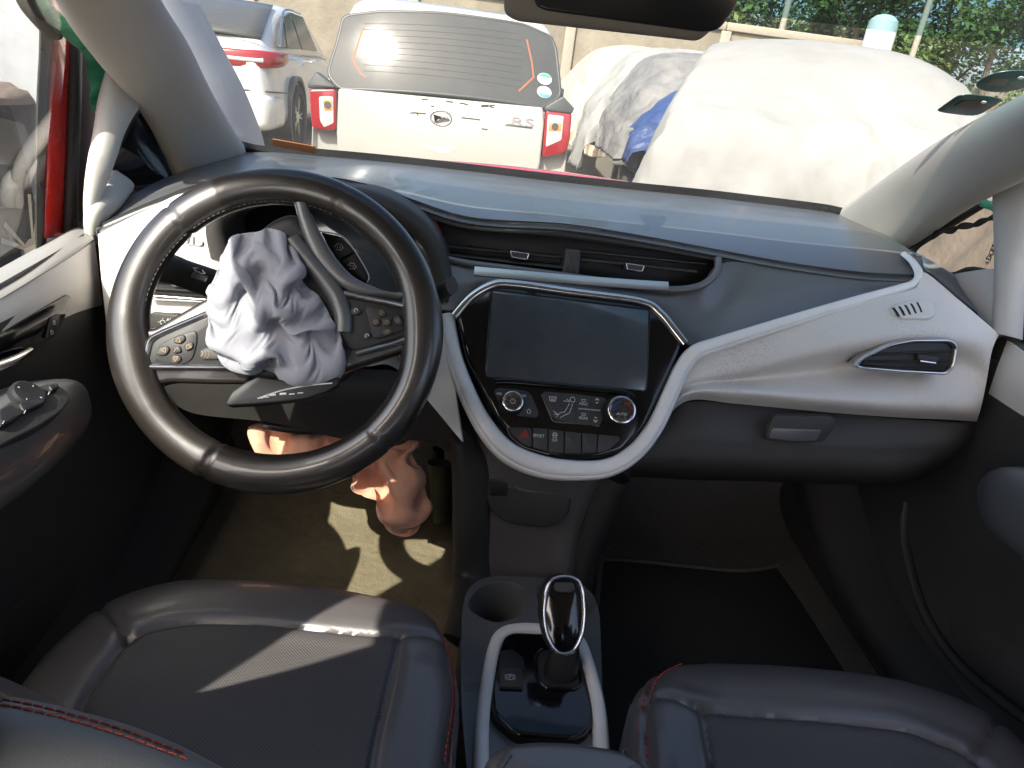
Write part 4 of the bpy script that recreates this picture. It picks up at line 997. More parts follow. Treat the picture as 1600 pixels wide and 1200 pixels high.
# ------------------------------------------------------------------ centre console with the shifter
con = thing('center_console', (0, .7, .335), 'grey floor console with cup holders, black shifter plate and blue-grey armrest', 'console')
M['lowstack'] = mat('console_plastic', (.10, .092, .088), .5, bump=[('v', 1000, .25, .0005)], var=(10, .35, (.125, .115, .108)))
# lower stack between the footwells
ls = [row((738, 672, .945), (790, 690, .94), (850, 735, .935), (930, 742, .94), (952, 735, .96)), row((741, 740, .945), (790, 745, .94), (850, 750, .935), (920, 755, .94), (938, 752, .97)), row((740, 820, .945), (785, 825, .95), (840, 830, .95), (895, 832, .95), (912, 828, .98)), row((736, 905, .93), (775, 905, .935), (840, 908, .935), (885, 910, .935), (900, 908, .97))]
lo = loft('lower_stack', ls, 40, 40, M['lowstack'], con, thick=.01)
limb('stack_side', [(aY(726, 665, .96), aY(742, 690, .94), .03), (aY(728, 740, .96), aY(746, 745, .93), .03), (aY(726, 820, .96), aY(748, 825, .93), .03), (aY(722, 905, .95), aY(750, 915, .91), .03), (aZ(712, 1010, .46), aZ(736, 1010, .5), .03)], M['dark'], con, n=24, k=16, e=.6)
limb('stack_side', [(aY(945, 745, .96), aY(965, 735, 1.02), .03), (aY(920, 800, .96), aY(940, 795, 1.02), .03), (aY(895, 870, .96), aY(915, 865, 1.02), .03), (aY(885, 925, .95), aY(905, 925, 1.0), .03)], M['dark'], con, n=24, k=16, e=.6)
lsf = Fr(aY(840, 790, .943), (0, -.98, .18))
pocket = plate('pocket_panel', lsf, rnd(lsf.pxs([(753, 738), (790, 738), (800, 752), (815, 766), (885, 770), (893, 758), (898, 756), (888, 800), (872, 818), (845, 823), (790, 815), (765, 795)]), .008), -.004, .006, M['dark'], con, .004, 3)
sweep('pocket_edge', [lsf.pt(u, v, .006) for u, v in lsf.pxs([(792, 738), (802, 753), (815, 763), (850, 766), (885, 767), (893, 757)])], lsf.w, ellipse_prof(.003, .003, 8), M['pad'], con, n=30)
sk_ = plate('power_socket', lsf, rnd(lsf.pxs([(765, 745), (793, 747), (792, 773), (764, 771)]), .004), 0, .009, M['black'], con, .002)
# cup holder body
FC = Fr((0, .75, .52), (0, -.06, 1), up=(0, 1, 0))
C_ = FC.pxs
cup_out = rnd(C_([(722, 955), (728, 925), (745, 906), (775, 899), (850, 903), (900, 908), (925, 925), (937, 955), (940, 1040), (942, 1120), (935, 1260), (735, 1260), (722, 1120), (720, 1040)]), .02, 5)
holes = [(C_([(732, 948), (742, 925), (765, 911), (795, 909), (815, 917), (822, 935), (816, 955), (800, 968), (775, 972), (752, 965)])), C_([(838, 920), (850, 912), (900, 916), (925, 930), (929, 950), (918, 962), (890, 960), (845, 945)])]
def plate_holes(name, fr, outer, holes, h0, h1, m, parent):
    bm = bmesh.new(); vs_ = []
    def loop(p, h): return [bm.verts.new(fr.pt(u, v, h) - base(parent)) for u, v in p]
    outer = cat(ccw(outer), 120, True); hs = [cat(ccw(h), 48, True) for h in holes]
    top = [loop(outer, h1)] + [loop(h, h1) for h in hs]; ed = []
    for l in top: ed += [bm.edges.new((l[i], l[(i + 1) % len(l)])) for i in range(len(l))]
    bmesh.ops.triangle_fill(bm, edges=ed, use_beauty=True)
    bot = loop(outer, h0); m_ = len(bot)
    for i in range(m_): bm.faces.new((top[0][i], top[0][(i + 1) % m_], bot[(i + 1) % m_], bot[i]))
    for l, h in zip(top[1:], hs):
        c = h.mean(0); lip = loop([c + (q - c) * .96 for q in h], h1 - .003); b = loop([c + (q - c) * .80 for q in h], h1 - .075); n = len(l)
        for i in range(n):
            j = (i + 1) % n
            bm.faces.new((l[i], l[j], lip[j], lip[i])); bm.faces.new((lip[i], lip[j], b[j], b[i]))
        bm.faces.new(b)
    bmesh.ops.recalc_face_normals(bm, faces=bm.faces)
    me = bpy.data.meshes.new(name); bm.to_mesh(me); bm.free()
    return link(name, me, m, parent, 30)
plate_holes('cup_holder', FC, cup_out, holes, -.19, 0, M['pad'], con)
# white hoop and black shifter plate
def onc(px, py, w): u, v = FC.px(px, py, w); return FC.pt(u, v, w)
hoop = [onc(750, 1270, .02), onc(752, 1190, .018), onc(754, 1120, .016), onc(764, 1050, .014), onc(775, 1005, .012), onc(790, 988, .012), onc(815, 983, .012), onc(850, 984, .012), onc(885, 988, .012), onc(905, 1003, .012), onc(922, 1050, .014), onc(936, 1110, .016), onc(942, 1190, .018), onc(942, 1270, .02)]
sweep('white_hoop', hoop, FC.w, [(-.008, -.02), (-.008, .003), (-.005, .006), (.004, .006), (.008, .003), (.008, -.02)], M['white'], con, n=110)
FP = Fr(FC.pt(0, 0, .012), FC.w, up=(0, 1, 0))
sp_out = rnd(FP.pxs([(786, 996), (800, 989), (880, 992), (898, 1004), (916, 1055), (928, 1110), (925, 1140), (900, 1158), (805, 1152), (770, 1120), (765, 1080), (774, 1030)]), .012, 6)
sp = plate('shifter_plate', FP, sp_out, -.02, .004, M['piano'], con, .006, 4)
plate('brake_recess', FP, rnd(FP.pxs([(781, 1018), (800, 1014), (818, 1028), (820, 1048), (780, 1046)], .004), .004), .0, .0044, M['black'], sp, .0004)
pk_ = plate('parking_brake_key', FP, rnd(FP.pxs([(781, 1046), (815, 1046), (817, 1076), (780, 1075)], .006), .002), .002, .009, M['dark'], sp, .0015)
u, v = FP.px(797, 1058, .009); text('lettering', FP, 'P', u, v, .0091, .007, M['print'], pk_)
strokes('brake_mark', FP, [arc(u, v, .0042, 0, 360, 14), arc(u, v, .0062, 140, 220, 5), arc(u, v, .0062, -40, 40, 5)], .0006, .0091, M['print'], pk_)
well = rnd(FP.pxs([(833, 1025), (845, 1012), (895, 1014), (905, 1030), (912, 1070), (900, 1080), (850, 1078), (836, 1062)], .004), .008)
ringplate('shifter_surround', FP, well, .004, .002, .0075, M['piano'], sp, .002)
plate('shifter_boot', FP, inset(ccw(well), .004), .002, .0045, M['black'], sp, .001)
# shifter: stem and knob with chrome hoop
kd = Vector((0, -.80, .60)).normalized()
kc = aY(882, 966, .690)
FKb = Fr(kc, kd)
stem0 = FP.pt(*FP.px(876, 1050, .004), .004)
sh = limb('shifter_stem', [(stem0 + Vector((-.022, 0, 0)), stem0 + Vector((.022, 0, 0)), .018), (stem0 + Vector((-.018, .004, .03)), stem0 + Vector((.02, .004, .03)), .016), (kc + Vector((-.017, .012, -.02)), kc + Vector((.019, .012, -.02)), .015)], M['black'], con, n=12, k=20)
ko = rnd(FKb.pxs([(845, 960), (849, 920), (859, 902), (882, 896), (905, 902), (914, 920), (917, 958), (914, 988), (907, 1008), (898, 1021), (884, 1026), (870, 1024), (860, 1014), (850, 992)]), .012, 5)
kb = plate('shifter_knob', FKb, ko, -.03, .0, M['black'], con, .008, 4)
ringplate('knob_hoop', FKb, inset(ccw(ko), .0005), .0048, -.004, .0035, M['chrome'], kb, .0017)
plate('knob_face', FKb, inset(ccw(ko), .005), -.004, .0015, M['piano'], kb, .001, dome=.004)
plate('knob_button', FKb, rnd(FKb.pxs([(868, 910), (896, 910), (899, 921), (894, 926), (870, 925), (865, 919)], .006), .003), .002, .0075, M['dark'], kb, .0012)
# armrest lid
FR_ = Fr((-.03, .3, .735), (0, -.05, 1), up=(0, 1, 0))
arm = rnd(FR_.pxs([(756, 1180), (780, 1152), (830, 1144), (900, 1146), (972, 1158), (1012, 1178), (1026, 1210), (1030, 1420), (745, 1420), (752, 1215)]), .02, 5)
ar = plate('armrest', FR_, arm, -.05, 0, M['seat'], con, .018, 5, dome=.006)
box('console_box', (-.10, .05, .34), (.10, .36, .685), M['dark'], con, .02)
for pts in ([(775, 1200), (790, 1175), (800, 1166)], [(783, 1205), (795, 1185), (806, 1172)], [(1000, 1186), (1008, 1200), (1012, 1225)]):
    stitches('armrest_stitching', [FR_.pt(u, v, .0005) for u, v in FR_.pxs(pts)], FR_.w, M['satin'] if False else M['threadk'], ar, .006, .004, .0006)

# ------------------------------------------------------------------ seats: cushions with sewn panels, backrests behind
def seat(name, label, z0, outline_px, seams_px, perf_px, tail, thread_px, back):
    fr = Fr((0, .5, z0), (0, 0, 1), up=(0, 1, 0))
    O2 = [(fr.px(*p)) for p in outline_px]
    O2 = [(u, v + .5) for u, v in O2] + list(tail)                 # plan x, y
    O = cat(ccw(O2), 360, True); c = np.array([np.mean(O[:, 0]), np.mean(O[:, 1])])
    root = thing(name, (c[0], c[1], .34), label, 'car seat')
    rings = 90; pts = []; S = []; D = []
    for i in range(rings + 1):
        s = 1 - (i / rings)
        for o in O: pts.append(c + (o - c) * s); S.append(s)
    G = np.array(pts); S = np.array(S)
    loopd, _, _ = segdist(G, [tuple(o) for o in O[::6]] + [tuple(O[0])])
    r = .075
    d = np.minimum(loopd, r)
    H = .014 + .042 * (-1 + np.sqrt(np.maximum(0, 1 - (1 - d / r) ** 2)))
    # bolsters: sides a little proud of the middle
    hw = (O[:, 0].max() - O[:, 0].min()) / 2; cx = (O[:, 0].max() + O[:, 0].min()) / 2
    ub = np.abs(G[:, 0] - cx) / hw
    H += .009 * np.clip((ub - .55) / .3, 0, 1) ** 2 * np.clip((O[:, 1].max() - G[:, 1]) / .15, 0, 1)
    seams = []
    for sp_ in seams_px:
        ln = [(fr.px(*p)[0], fr.px(*p)[1] + .5) for p in sp_]
        ln = [tuple(q) for q in cat(ln, 70)]
        seams.append(ln)
        dd, _, _ = segdist(G, ln)
        H += -.0062 * np.exp(-(dd / .0036) ** 2) + .0012 * np.exp(-((dd - .016) / .010) ** 2)
    H += .0003 * fbm(G, 22, 2, z0 * 7) + .002 * fbm(G, 5, 1, z0 * 3)
    V = [Vector((g[0], g[1], z0 + h)) for g, h in zip(G, H)]
    pp = [(fr.px(*p)[0], fr.px(*p)[1] + .5) for p in perf_px]
    inside = inpoly(G, pp)
    F = gridfaces(rings + 1, 360, close_c=True)
    mi = [1 if all(inside[k] for k in f) else 0 for f in F]
    n0 = len(V); V += [Vector((o[0] * 1, o[1], z0 - .14)) for o in O]
    F2 = [(j, (j + 1) % 360, n0 + (j + 1) % 360, n0 + j) for j in range(360)]
    F += F2; mi += [0] * 360
    cu = mesh('cushion', V, F, [M['seat'], M['perf']], root, 80, mi=mi)
    fixn(cu)
    def top(p):
        x, y = fr.px(*p); y += .5; k = np.argmin((G[:, 0] - x) ** 2 + (G[:, 1] - y) ** 2)
        return Vector((x, y, z0 + H[k] + .0006))
    for th in thread_px:
        stitches('red_stitching', [top(p) for p in th], (0, 0, 1), M['thread'], cu)
    box('seat_base', (c[0] - .2, c[1] - .25, .345), (c[0] + .2, c[1] + .12, z0 - .13), M['black'], root, .03)
    back(root)
    return root
def inpoly(G, poly):
    x, y = G[:, 0], G[:, 1]; r = np.zeros(len(G), bool); j = len(poly) - 1
    for i in range(len(poly)):
        xi, yi = poly[i]; xj, yj = poly[j]
        c = ((yi > y) != (yj > y)) & (x < (xj - xi) * (y - yi) / ((yj - yi) or 1e-12) + xi)
        r ^= c; j = i
    return r

def driver_back(root):
    # reclined backrest; only its inner shoulder bolster reaches into the picture
    a = aD(-40, 1083, .40); b = aD(150, 1120, .40); c = aD(340, 1195, .40); d = aD(470, 1290, .42)
    up = [aD(-300, 1060, .45), a, b, c, d]
    def off(p, dz, dy): return p + Vector((-.0, dy, dz))
    secs = []
    for p, q in zip(up, (aD(-350, 1500, .36), aD(-40, 1500, .36), aD(150, 1520, .36), aD(340, 1560, .36), aD(460, 1600, .38))):
        secs.append((p, q, .035))
    L = limb('backrest_bolster', secs, M['bolster'], root, n=24, k=28, e=.8)
    for dy in (11, 19):
        pth = [surf(L, x, y + dy) for x, y in ((2, 1083), (50, 1092), (100, 1104), (150, 1118), (200, 1134), (250, 1153), (300, 1172))]
        pth = [p for p in pth if p is not None]
        if len(pth) > 3: stitches('red_stitching', [p[0] + p[1] * .0006 for p in pth], pth[len(pth) // 2][1], M['threadb'], L, .0062, .0050, .0007)
    limb('backrest', [(Vector((-.52, y - .045, z)), Vector((-.38, y - .045, z)), h) for y, z, h in ((.44, .62, .045), (.395, .75, .045), (.288, .915, .045), (.197, 1.055, .045), (.105, 1.21, .04), (.06, 1.28, .03), (.04, 1.31, .01))], M['seat'], root, n=30, k=28, e=.7)  # unseen backrest slab, placed and shaped to trim the cushion's sun wedge
    box('headrest', (-.54, -.24, 1.22), (-.30, -.13, 1.40), M['seat'], root, .04, seg=3)
def passenger_back(root):
    loft('backrest', [[Vector((x, y + .03 * abs(x - .36) / .2, z)) for x in (.14, .22, .36, .50, .58)] for y, z in ((.02, .56), (-.10, .75), (-.22, .95), (-.32, 1.12))], 20, 20, M['seat'], root, thick=.10)
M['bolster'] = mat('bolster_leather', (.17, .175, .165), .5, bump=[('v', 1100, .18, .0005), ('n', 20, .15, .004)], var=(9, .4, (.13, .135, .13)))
M['threadb'] = mat('bolster_thread', (.34, .07, .04), .7)
zd = lambda pts: [(x / 2.162, 800 + y / 2.162) for x, y in pts]
d_out = zd([(-60, 720), (30, 610), (110, 500), (200, 400), (330, 290), (450, 232), (600, 199), (750, 194), (950, 206), (1130, 226), (1260, 246), (1380, 276), (1460, 318), (1512, 390), (1548, 530), (1556, 650), (1545, 800)])
d_seams = [zd([(437, 465), (540, 422), (680, 401), (850, 403), (1000, 416), (1250, 440), (1350, 443), (1440, 432), (1512, 440)]), zd([(318, 285), (370, 360), (437, 465)]), zd([(1350, 443), (1330, 540), (1290, 700), (1255, 865), (1240, 1000)]), zd([(437, 465), (370, 540), (310, 630), (270, 720), (240, 850)]), zd([(1480, 345), (1525, 440), (1540, 600), (1525, 760), (1505, 900)])]
d_perf = zd([(437, 465), (540, 422), (680, 401), (850, 403), (1000, 416), (1250, 440), (1350, 443), (1330, 540), (1290, 700), (1255, 865), (1240, 1200), (230, 1200), (240, 850), (270, 720), (310, 630), (370, 540)])
seat('car_seat', "driver's black perforated leather seat with red stitching, streaked by sunlight", .62, d_out, d_seams, d_perf, [(-.13, .22), (-.20, .16), (-.50, .16), (-.575, .22), (-.575, .40)],
     [zd([(1455, 310), (1500, 372), (1530, 470), (1541, 600), (1532, 720), (1515, 850)]), zd([(1440, 312), (1488, 380), (1518, 470), (1530, 600), (1518, 720), (1500, 850)])], driver_back)
zp = lambda pts: [(920 + x / 2.353, 700 + y / 2.353) for x, y in pts]
p_out = zp([(150, 1170), (138, 1060), (145, 970), (168, 895), (222, 820), (300, 772), (400, 755), (600, 757), (800, 771), (1000, 791), (1170, 821), (1330, 871), (1450, 926), (1520, 976), (1600, 1042), (1690, 1130)])
p_seams = [zp([(190, 938), (260, 936), (320, 955), (400, 995), (600, 1010), (800, 1025), (1000, 1045), (1150, 1065), (1260, 1105), (1390, 1170), (1480, 1260)]), zp([(400, 995), (420, 1090), (440, 1200), (450, 1350)]), zp([(1510, 980), (1460, 1080), (1390, 1170)]), zp([(290, 778), (235, 850), (212, 950), (208, 1060), (215, 1170)])]
p_perf = zp([(400, 995), (600, 1010), (800, 1025), (1000, 1045), (1150, 1065), (1260, 1105), (1390, 1170), (1480, 1260), (1480, 1600), (470, 1600), (450, 1350), (420, 1090)])
seat('car_seat', "passenger's blue-grey sheened black leather seat with red stitched inner edge", .585, p_out, p_seams, p_perf, [(.60, .42), (.60, .10), (.50, .03), (.20, .03), (.09, .10), (.075, .30)],
     [zp([(330, 768), (250, 815), (210, 880), (190, 960), (180, 1060), (183, 1160)]), zp([(345, 775), (275, 820), (235, 880), (217, 960), (208, 1060), (212, 1170)]), zp([(400, 757), (600, 759), (800, 773), (1000, 793), (1170, 823), (1330, 873), (1450, 928)])], passenger_back)

# ------------------------------------------------------------------ floor mat on the passenger's side
FM = Fr((.36, .95, .338), (0, 0, 1), up=(0, 1, 0))
mo = FM.pxs([(936, 892), (948, 879), (1000, 882), (1080, 890), (1150, 896), (1200, 891), (1240, 879), (1256, 884), (1290, 950), (1330, 1030), (1360, 1100), (1100, 1300), (930, 1200)])
mt = mesh_mat = plate('floor_mat', FM, rnd(mo, .02, 5), .0, .008, mat('mat_pile', (.045, .045, .043), .95, spec=.1, bump=[('n', 600, .8, .003)]), None, .003)
mt.location = (0, 0, 0); tag(mt, 'near-black carpet floor mat with raised edge in the passenger footwell', 'floor mat')
me_ = sweep('mat_binding', [FM.pt(u, v, .008) for u, v in mo], (0, 0, 1), ellipse_prof(.006, .004, 8), M['carpet'], mt, n=160, closed=True)

# ------------------------------------------------------------------ doors
def door_left():
    d = thing('car_door', (-.68, .5, .36), "driver's door panel, white band over black, with chrome pull and window switches", 'car door')
    X = lambda *p: [aX(x, y, xx) for x, y, xx in p]
    M['sill'] = mat('lit_sill_grey', (.24, .235, .225), .5, bump=[('v', 1000, .25, .0005)], var=(9, .3, (.20, .195, .185)))  # paler than the other door's cap, making up for missing light
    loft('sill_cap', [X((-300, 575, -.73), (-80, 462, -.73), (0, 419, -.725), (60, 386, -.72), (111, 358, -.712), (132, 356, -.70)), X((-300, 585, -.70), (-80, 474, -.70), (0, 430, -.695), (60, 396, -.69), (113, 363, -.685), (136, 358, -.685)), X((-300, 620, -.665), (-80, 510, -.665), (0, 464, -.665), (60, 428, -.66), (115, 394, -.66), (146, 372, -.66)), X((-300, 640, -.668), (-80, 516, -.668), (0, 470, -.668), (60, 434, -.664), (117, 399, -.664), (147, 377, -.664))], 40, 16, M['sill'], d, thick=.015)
    loft('white_band', [X((-300, 640, -.664), (-80, 515, -.664), (0, 468, -.664), (60, 432, -.66), (117, 397, -.66), (148, 376, -.66)), X((-300, 700, -.655), (-80, 560, -.655), (0, 520, -.655), (60, 485, -.652), (118, 455, -.652), (156, 440, -.652)), X((-300, 780, -.66), (-80, 640, -.66), (0, 590, -.66), (60, 548, -.66), (120, 522, -.66), (163, 512, -.66))], 40, 20, M['greige'], d, thick=.012)
    fr = Fr(aX(60, 510, -.652), (1, -.06, .12))
    q = fr.pxs
    ins = plate('handle_recess', fr, rnd(q([(-300, 670), (-60, 552), (0, 518), (50, 488), (104, 460), (108, 464), (98, 498), (84, 524), (50, 548), (0, 580), (-60, 612), (-300, 740)]), .006), -.004, .003, M['piano'], d, .0015)
    plate('lock_keys', fr, rnd(q([(74, 496), (88, 490), (82, 522), (66, 530)]), .002), .002, .006, M['black'], ins, .001)
    for x, y in ((77, 504), (73, 519)):
        u, v = fr.px(x, y); strokes('lock_mark', fr, [[(u - .002, v - .002), (u + .002, v - .002), (u + .002, v + .001), (u - .002, v + .001), (u - .002, v - .002)], arc(u, v + .001, .0015, 0, 180, 5)], .0006, .0062, M['print'], ins)
    limb('door_pull', [(aX(-120, 600, -.63), aX(-120, 622, -.63), .006), (aX(-30, 572, -.632), aX(-30, 590, -.632), .006), (aX(20, 556, -.636), aX(20, 570, -.636), .005), (aX(46, 543, -.645), aX(48, 552, -.645), .004)], M['chrome'], d, n=16, k=12)
    loft('lower_panel', [X((-300, 800, -.662), (-80, 655, -.662), (0, 586, -.662), (60, 545, -.662), (120, 519, -.662), (165, 508, -.662)), X((-300, 900, -.672), (-80, 740, -.672), (0, 680, -.672), (60, 640, -.672), (130, 610, -.672), (182, 590, -.672)), X((-300, 1100, -.672), (-80, 930, -.672), (0, 840, -.672), (80, 780, -.672), (170, 730, -.672), (225, 690, -.672)), X((-300, 1400, -.65), (-80, 1180, -.65), (20, 1050, -.65), (120, 950, -.65), (220, 870, -.65), (275, 800, -.655)), X((-300, 1600, -.67), (-80, 1300, -.67), (20, 1150, -.67), (120, 1040, -.67), (220, 950, -.67), (290, 880, -.67))], 40, 40, M['dark'], d, thick=.012)
    ar = limb('armrest', [(aX(-300, 800, -.605), aX(-300, 960, -.60), .04), (aX(-80, 668, -.605), aX(-80, 830, -.60), .04), (aX(0, 622, -.607), aX(0, 775, -.60), .04), (aX(50, 598, -.615), aX(62, 722, -.607), .038), (aX(88, 592, -.63), aX(105, 680, -.62), .03), (aX(108, 600, -.648), aX(122, 650, -.64), .018)], M['pad'], d, n=40, k=28, e=.75)
    _h = surf(ar, 45, 648); fa = Fr(_h[0] + _h[1] * .006, (_h[1] + Vector((.3, -.2, .6))).normalized())
    q2 = fa.pxs
    pnl = plate('switch_panel', fa, rnd(q2([(-120, 740), (0, 640), (40, 614), (75, 602), (98, 612), (106, 630), (90, 650), (50, 675), (0, 700), (-120, 780)]), .01), -.01, .006, M['dark'], d, .002)
    u, v = fa.px(42, 619, .006)
    lathe('mirror_dial', fa.pt(u, v, .004), fa.w, [(.017, 0), (.0165, .006), (.014, .008), (.001, .0065)], M['black'], pnl, 28)
    for a in range(0, 360, 90):
        strokes('dial_mark', fa, [[(u + .010 * math.cos(math.radians(a + 20)), v + .010 * math.sin(math.radians(a + 20))), (u + .0112 * math.cos(math.radians(a + 20)), v + .0112 * math.sin(math.radians(a + 20)))]], .0008, .0118, M['print'], pnl)
    for pts in ([(20, 640), (54, 634), (64, 640), (30, 655), (24, 650)], [(-12, 652), (8, 642), (30, 656), (8, 672), (-10, 680)], [(66, 612), (80, 608), (86, 616), (72, 622)]):
        k = plate('window_switch', fa, rnd(q2(pts), .003), .004, .012, M['black'], pnl, .002)
        u2 = sum(p[0] for p in pts) / len(pts); v2 = sum(p[1] for p in pts) / len(pts)
        u2, v2 = fa.px(u2, v2, .012); strokes('switch_mark', fa, [[(u2 - .002, v2 - .0007), (u2 + .002, v2 + .0007)]], .0007, .0121, M['print'], pnl)
    limb('pale_inlay', [(aX(-200, 905, -.575), aX(-200, 950, -.575), .006), (aX(-40, 795, -.575), aX(-40, 830, -.575), .006), (aX(0, 750, -.577), aX(0, 790, -.577), .006), (aX(50, 702, -.582), aX(45, 735, -.582), .006), (aX(78, 691, -.588), aX(72, 706, -.588), .004), (aX(86, 690, -.592), aX(85, 695, -.592), .002)], M['liner'], d, n=24, k=14)
    # window frame: black seals either side of the red painted channel
    limb('red_channel', [(aX(72, -60, -.672), aX(112, -60, -.69), .004), (aX(78, 50, -.692), aX(106, 62, -.70), .004), (aX(74, 150, -.705), aX(103, 150, -.712), .004), (aX(70, 260, -.712), aX(99, 260, -.72), .004), (aX(68, 372, -.716), aX(95, 370, -.724), .0025)], M['red'], d, n=20, k=16, e=.3)
    limb('rubber_seal', [(aX(58, -60, -.665), aX(74, -60, -.675), .004), (aX(64, 52, -.685), aX(79, 55, -.695), .004), (aX(60, 150, -.70), aX(73, 150, -.71), .004), (aX(57, 270, -.71), aX(69, 270, -.72), .004), (aX(58, 390, -.715), aX(71, 384, -.725), .004)], M['rubber'], d, n=20, k=10)
    limb('rubber_seal', [(aX(104, -60, -.69), aX(180, -60, -.70), .012), (aX(104, 60, -.705), aX(160, 90, -.72), .012), (aX(98, 150, -.72), aX(160, 160, -.735), .012), (aX(95, 260, -.725), aX(150, 260, -.74), .012), (aX(91, 366, -.728), aX(142, 372, -.742), .012)], M['rubber'], d, n=20, k=12)
    limb('rubber_seal', [(aX(110, 60, -.695), aX(122, 60, -.70), .008), (aX(110, 150, -.705), aX(122, 150, -.71), .008), (aX(106, 260, -.712), aX(118, 260, -.717), .008), (aX(102, 366, -.716), aX(118, 362, -.72), .008)], M['dark'], d, n=20, k=10)
    limb('frame_top', [(aX(20, -30, -.655), aX(30, -60, -.65), .012), (aX(40, 22, -.67), aX(52, 2, -.66), .012), (aX(66, 52, -.685), aX(92, 48, -.68), .012)], M['rubber'], d, n=10, k=10)
    V = [Vector(p) for p in ((-.73, .99, .93), (-.73, .05, .93), (-.60, .05, 1.43), (-.60, .75, 1.40), (-.655, .98, 1.22))]
    gl = mesh('side_window', V, [(0, 1, 2, 3, 4)], M['sideglass'], d, None, False)
    return d
door_left()
def door_right():
    d = thing('car_door', (.68, .5, .36), "passenger's door panel, white upper corner over black with map pocket", 'car door')
    X = lambda *p: [aX(x, y, xx) for x, y, xx in p]
    loft('sill_cap', [X((1585, 522, .70), (1640, 528, .715), (1750, 545, .72), (2000, 600, .73)), X((1578, 527, .685), (1630, 545, .69), (1740, 565, .69), (2000, 630, .70)), X((1574, 534, .664), (1620, 566, .664), (1720, 620, .664), (2000, 720, .664))], 30, 12, M['pad'], d, thick=.012)
    loft('white_band', [X((1574, 532, .662), (1620, 564, .662), (1720, 618, .662), (2000, 720, .662)), X((1556, 580, .652), (1600, 612, .652), (1700, 670, .652), (2000, 790, .652)), X((1534, 648, .66), (1600, 688, .66), (1690, 745, .66), (2000, 880, .66))], 30, 16, M['greige'], d, thick=.012)
    loft('lower_panel', [X((1533, 646, .662), (1600, 684, .662), (1690, 745, .662), (2000, 880, .662)), X((1500, 700, .672), (1590, 745, .672), (1690, 800, .672), (2000, 950, .672)), X((1450, 770, .672), (1560, 830, .672), (1690, 900, .672), (2000, 1050, .672)), X((1415, 850, .665), (1530, 930, .665), (1690, 1020, .665), (2000, 1200, .665)), X((1400, 930, .65), (1500, 1040, .65), (1690, 1150, .65), (2000, 1350, .65)), X((1390, 980, .67), (1500, 1100, .67), (1690, 1250, .67), (2000, 1450, .67))], 40, 40, M['dark'], d, thick=.012)
    limb('armrest', [(aX(1545, 765, .648), aX(1548, 800, .648), .015), (aX(1562, 738, .625), aX(1570, 835, .62), .03), (aX(1600, 730, .61), aX(1610, 870, .605), .038), (aX(1700, 760, .605), aX(1700, 940, .60), .04), (aX(1900, 850, .605), aX(1900, 1060, .60), .04), (Vector((.605, .30, .80)), Vector((.60, .30, .66)), .04), (Vector((.605, .05, .80)), Vector((.60, .05, .66)), .03)], M['pad'], d, n=40, k=24, e=.75)
    fa = Fr(aX(1600, 765, .597), (-.7, -.25, .6))
    plate('pull_cup', fa, rnd(fa.pxs([(1574, 752), (1584, 742), (1640, 752), (1700, 790), (1700, 840), (1640, 810), (1584, 775)]), .008), -.006, .004, M['dark'], d, .002)
    limb('pale_inlay', [(aX(1580, 840, .625), aX(1584, 846, .625), .003), (aX(1600, 838, .61), aX(1608, 880, .612), .007), (aX(1700, 900, .602), aX(1700, 945, .604), .008)], M['liner'], d, n=14, k=12)
    pk = [aX(1418, 785, .662), aX(1412, 830, .655), aX(1425, 900, .648), aX(1450, 970, .64), aX(1500, 1040, .635), aX(1570, 1100, .63), aX(1680, 1180, .63)]
    sweep('pocket_rim', pk, (-1, -.2, .3), ellipse_prof(.007, .010, 10), M['dark'], d, n=50)
    pk2 = [aX(1418, 785, .660), aX(1440, 822, .664), aX(1465, 880, .664), aX(1485, 930, .664), aX(1500, 975, .664)]
    sweep('pocket_crease', pk2, (-1, -.2, .3), ellipse_prof(.003, .004, 8), M['dark'], d, n=30)
    V = [Vector(p) for p in ((.73, .99, .93), (.73, .05, .93), (.60, .05, 1.43), (.60, .75, 1.40), (.655, .98, 1.22))]
    mesh('side_window', V, [(0, 1, 2, 3, 4)], M['sideglass'], d, None, False)
    limb('rubber_seal', [(aX(1592, 530, .69), aX(1625, 535, .70), .012), (aX(1610, 400, .69), aX(1650, 400, .70), .012), (aX(1640, 250, .68), aX(1690, 250, .69), .012)], M['rubber'], d, n=14, k=10)
    return d
door_right()

# ------------------------------------------------------------------ rear-view mirror, stickers, tape
FMi = Fr(aY(970, 0, .80), (-.12, -.97, -.12))
rm = thing('rear_view_mirror', FMi.o, 'dark rear-view mirror housing at the top of the windshield', 'mirror')
plate('housing', FMi, rnd(FMi.pxs([(786, -130), (786, 22), (806, 34), (1060, 62), (1092, 66), (1112, 50), (1165, -20), (1172, -100)]), .012), -.035, .0, M['mirrorshell'] if 'mirrorshell' in M else mat('mirror_shell', (.30, .285, .265), .5), rm, .008, 4)
plate('mirror_face', FMi, rnd(FMi.pxs([(832, -120), (836, 8), (850, 16), (1095, 50), (1122, 48), (1152, 8), (1162, -90)]), .010), -.004, .004, mat('mirror_back', (.018, .020, .024), .3, spec=.6, coat=.3), rm, .003)

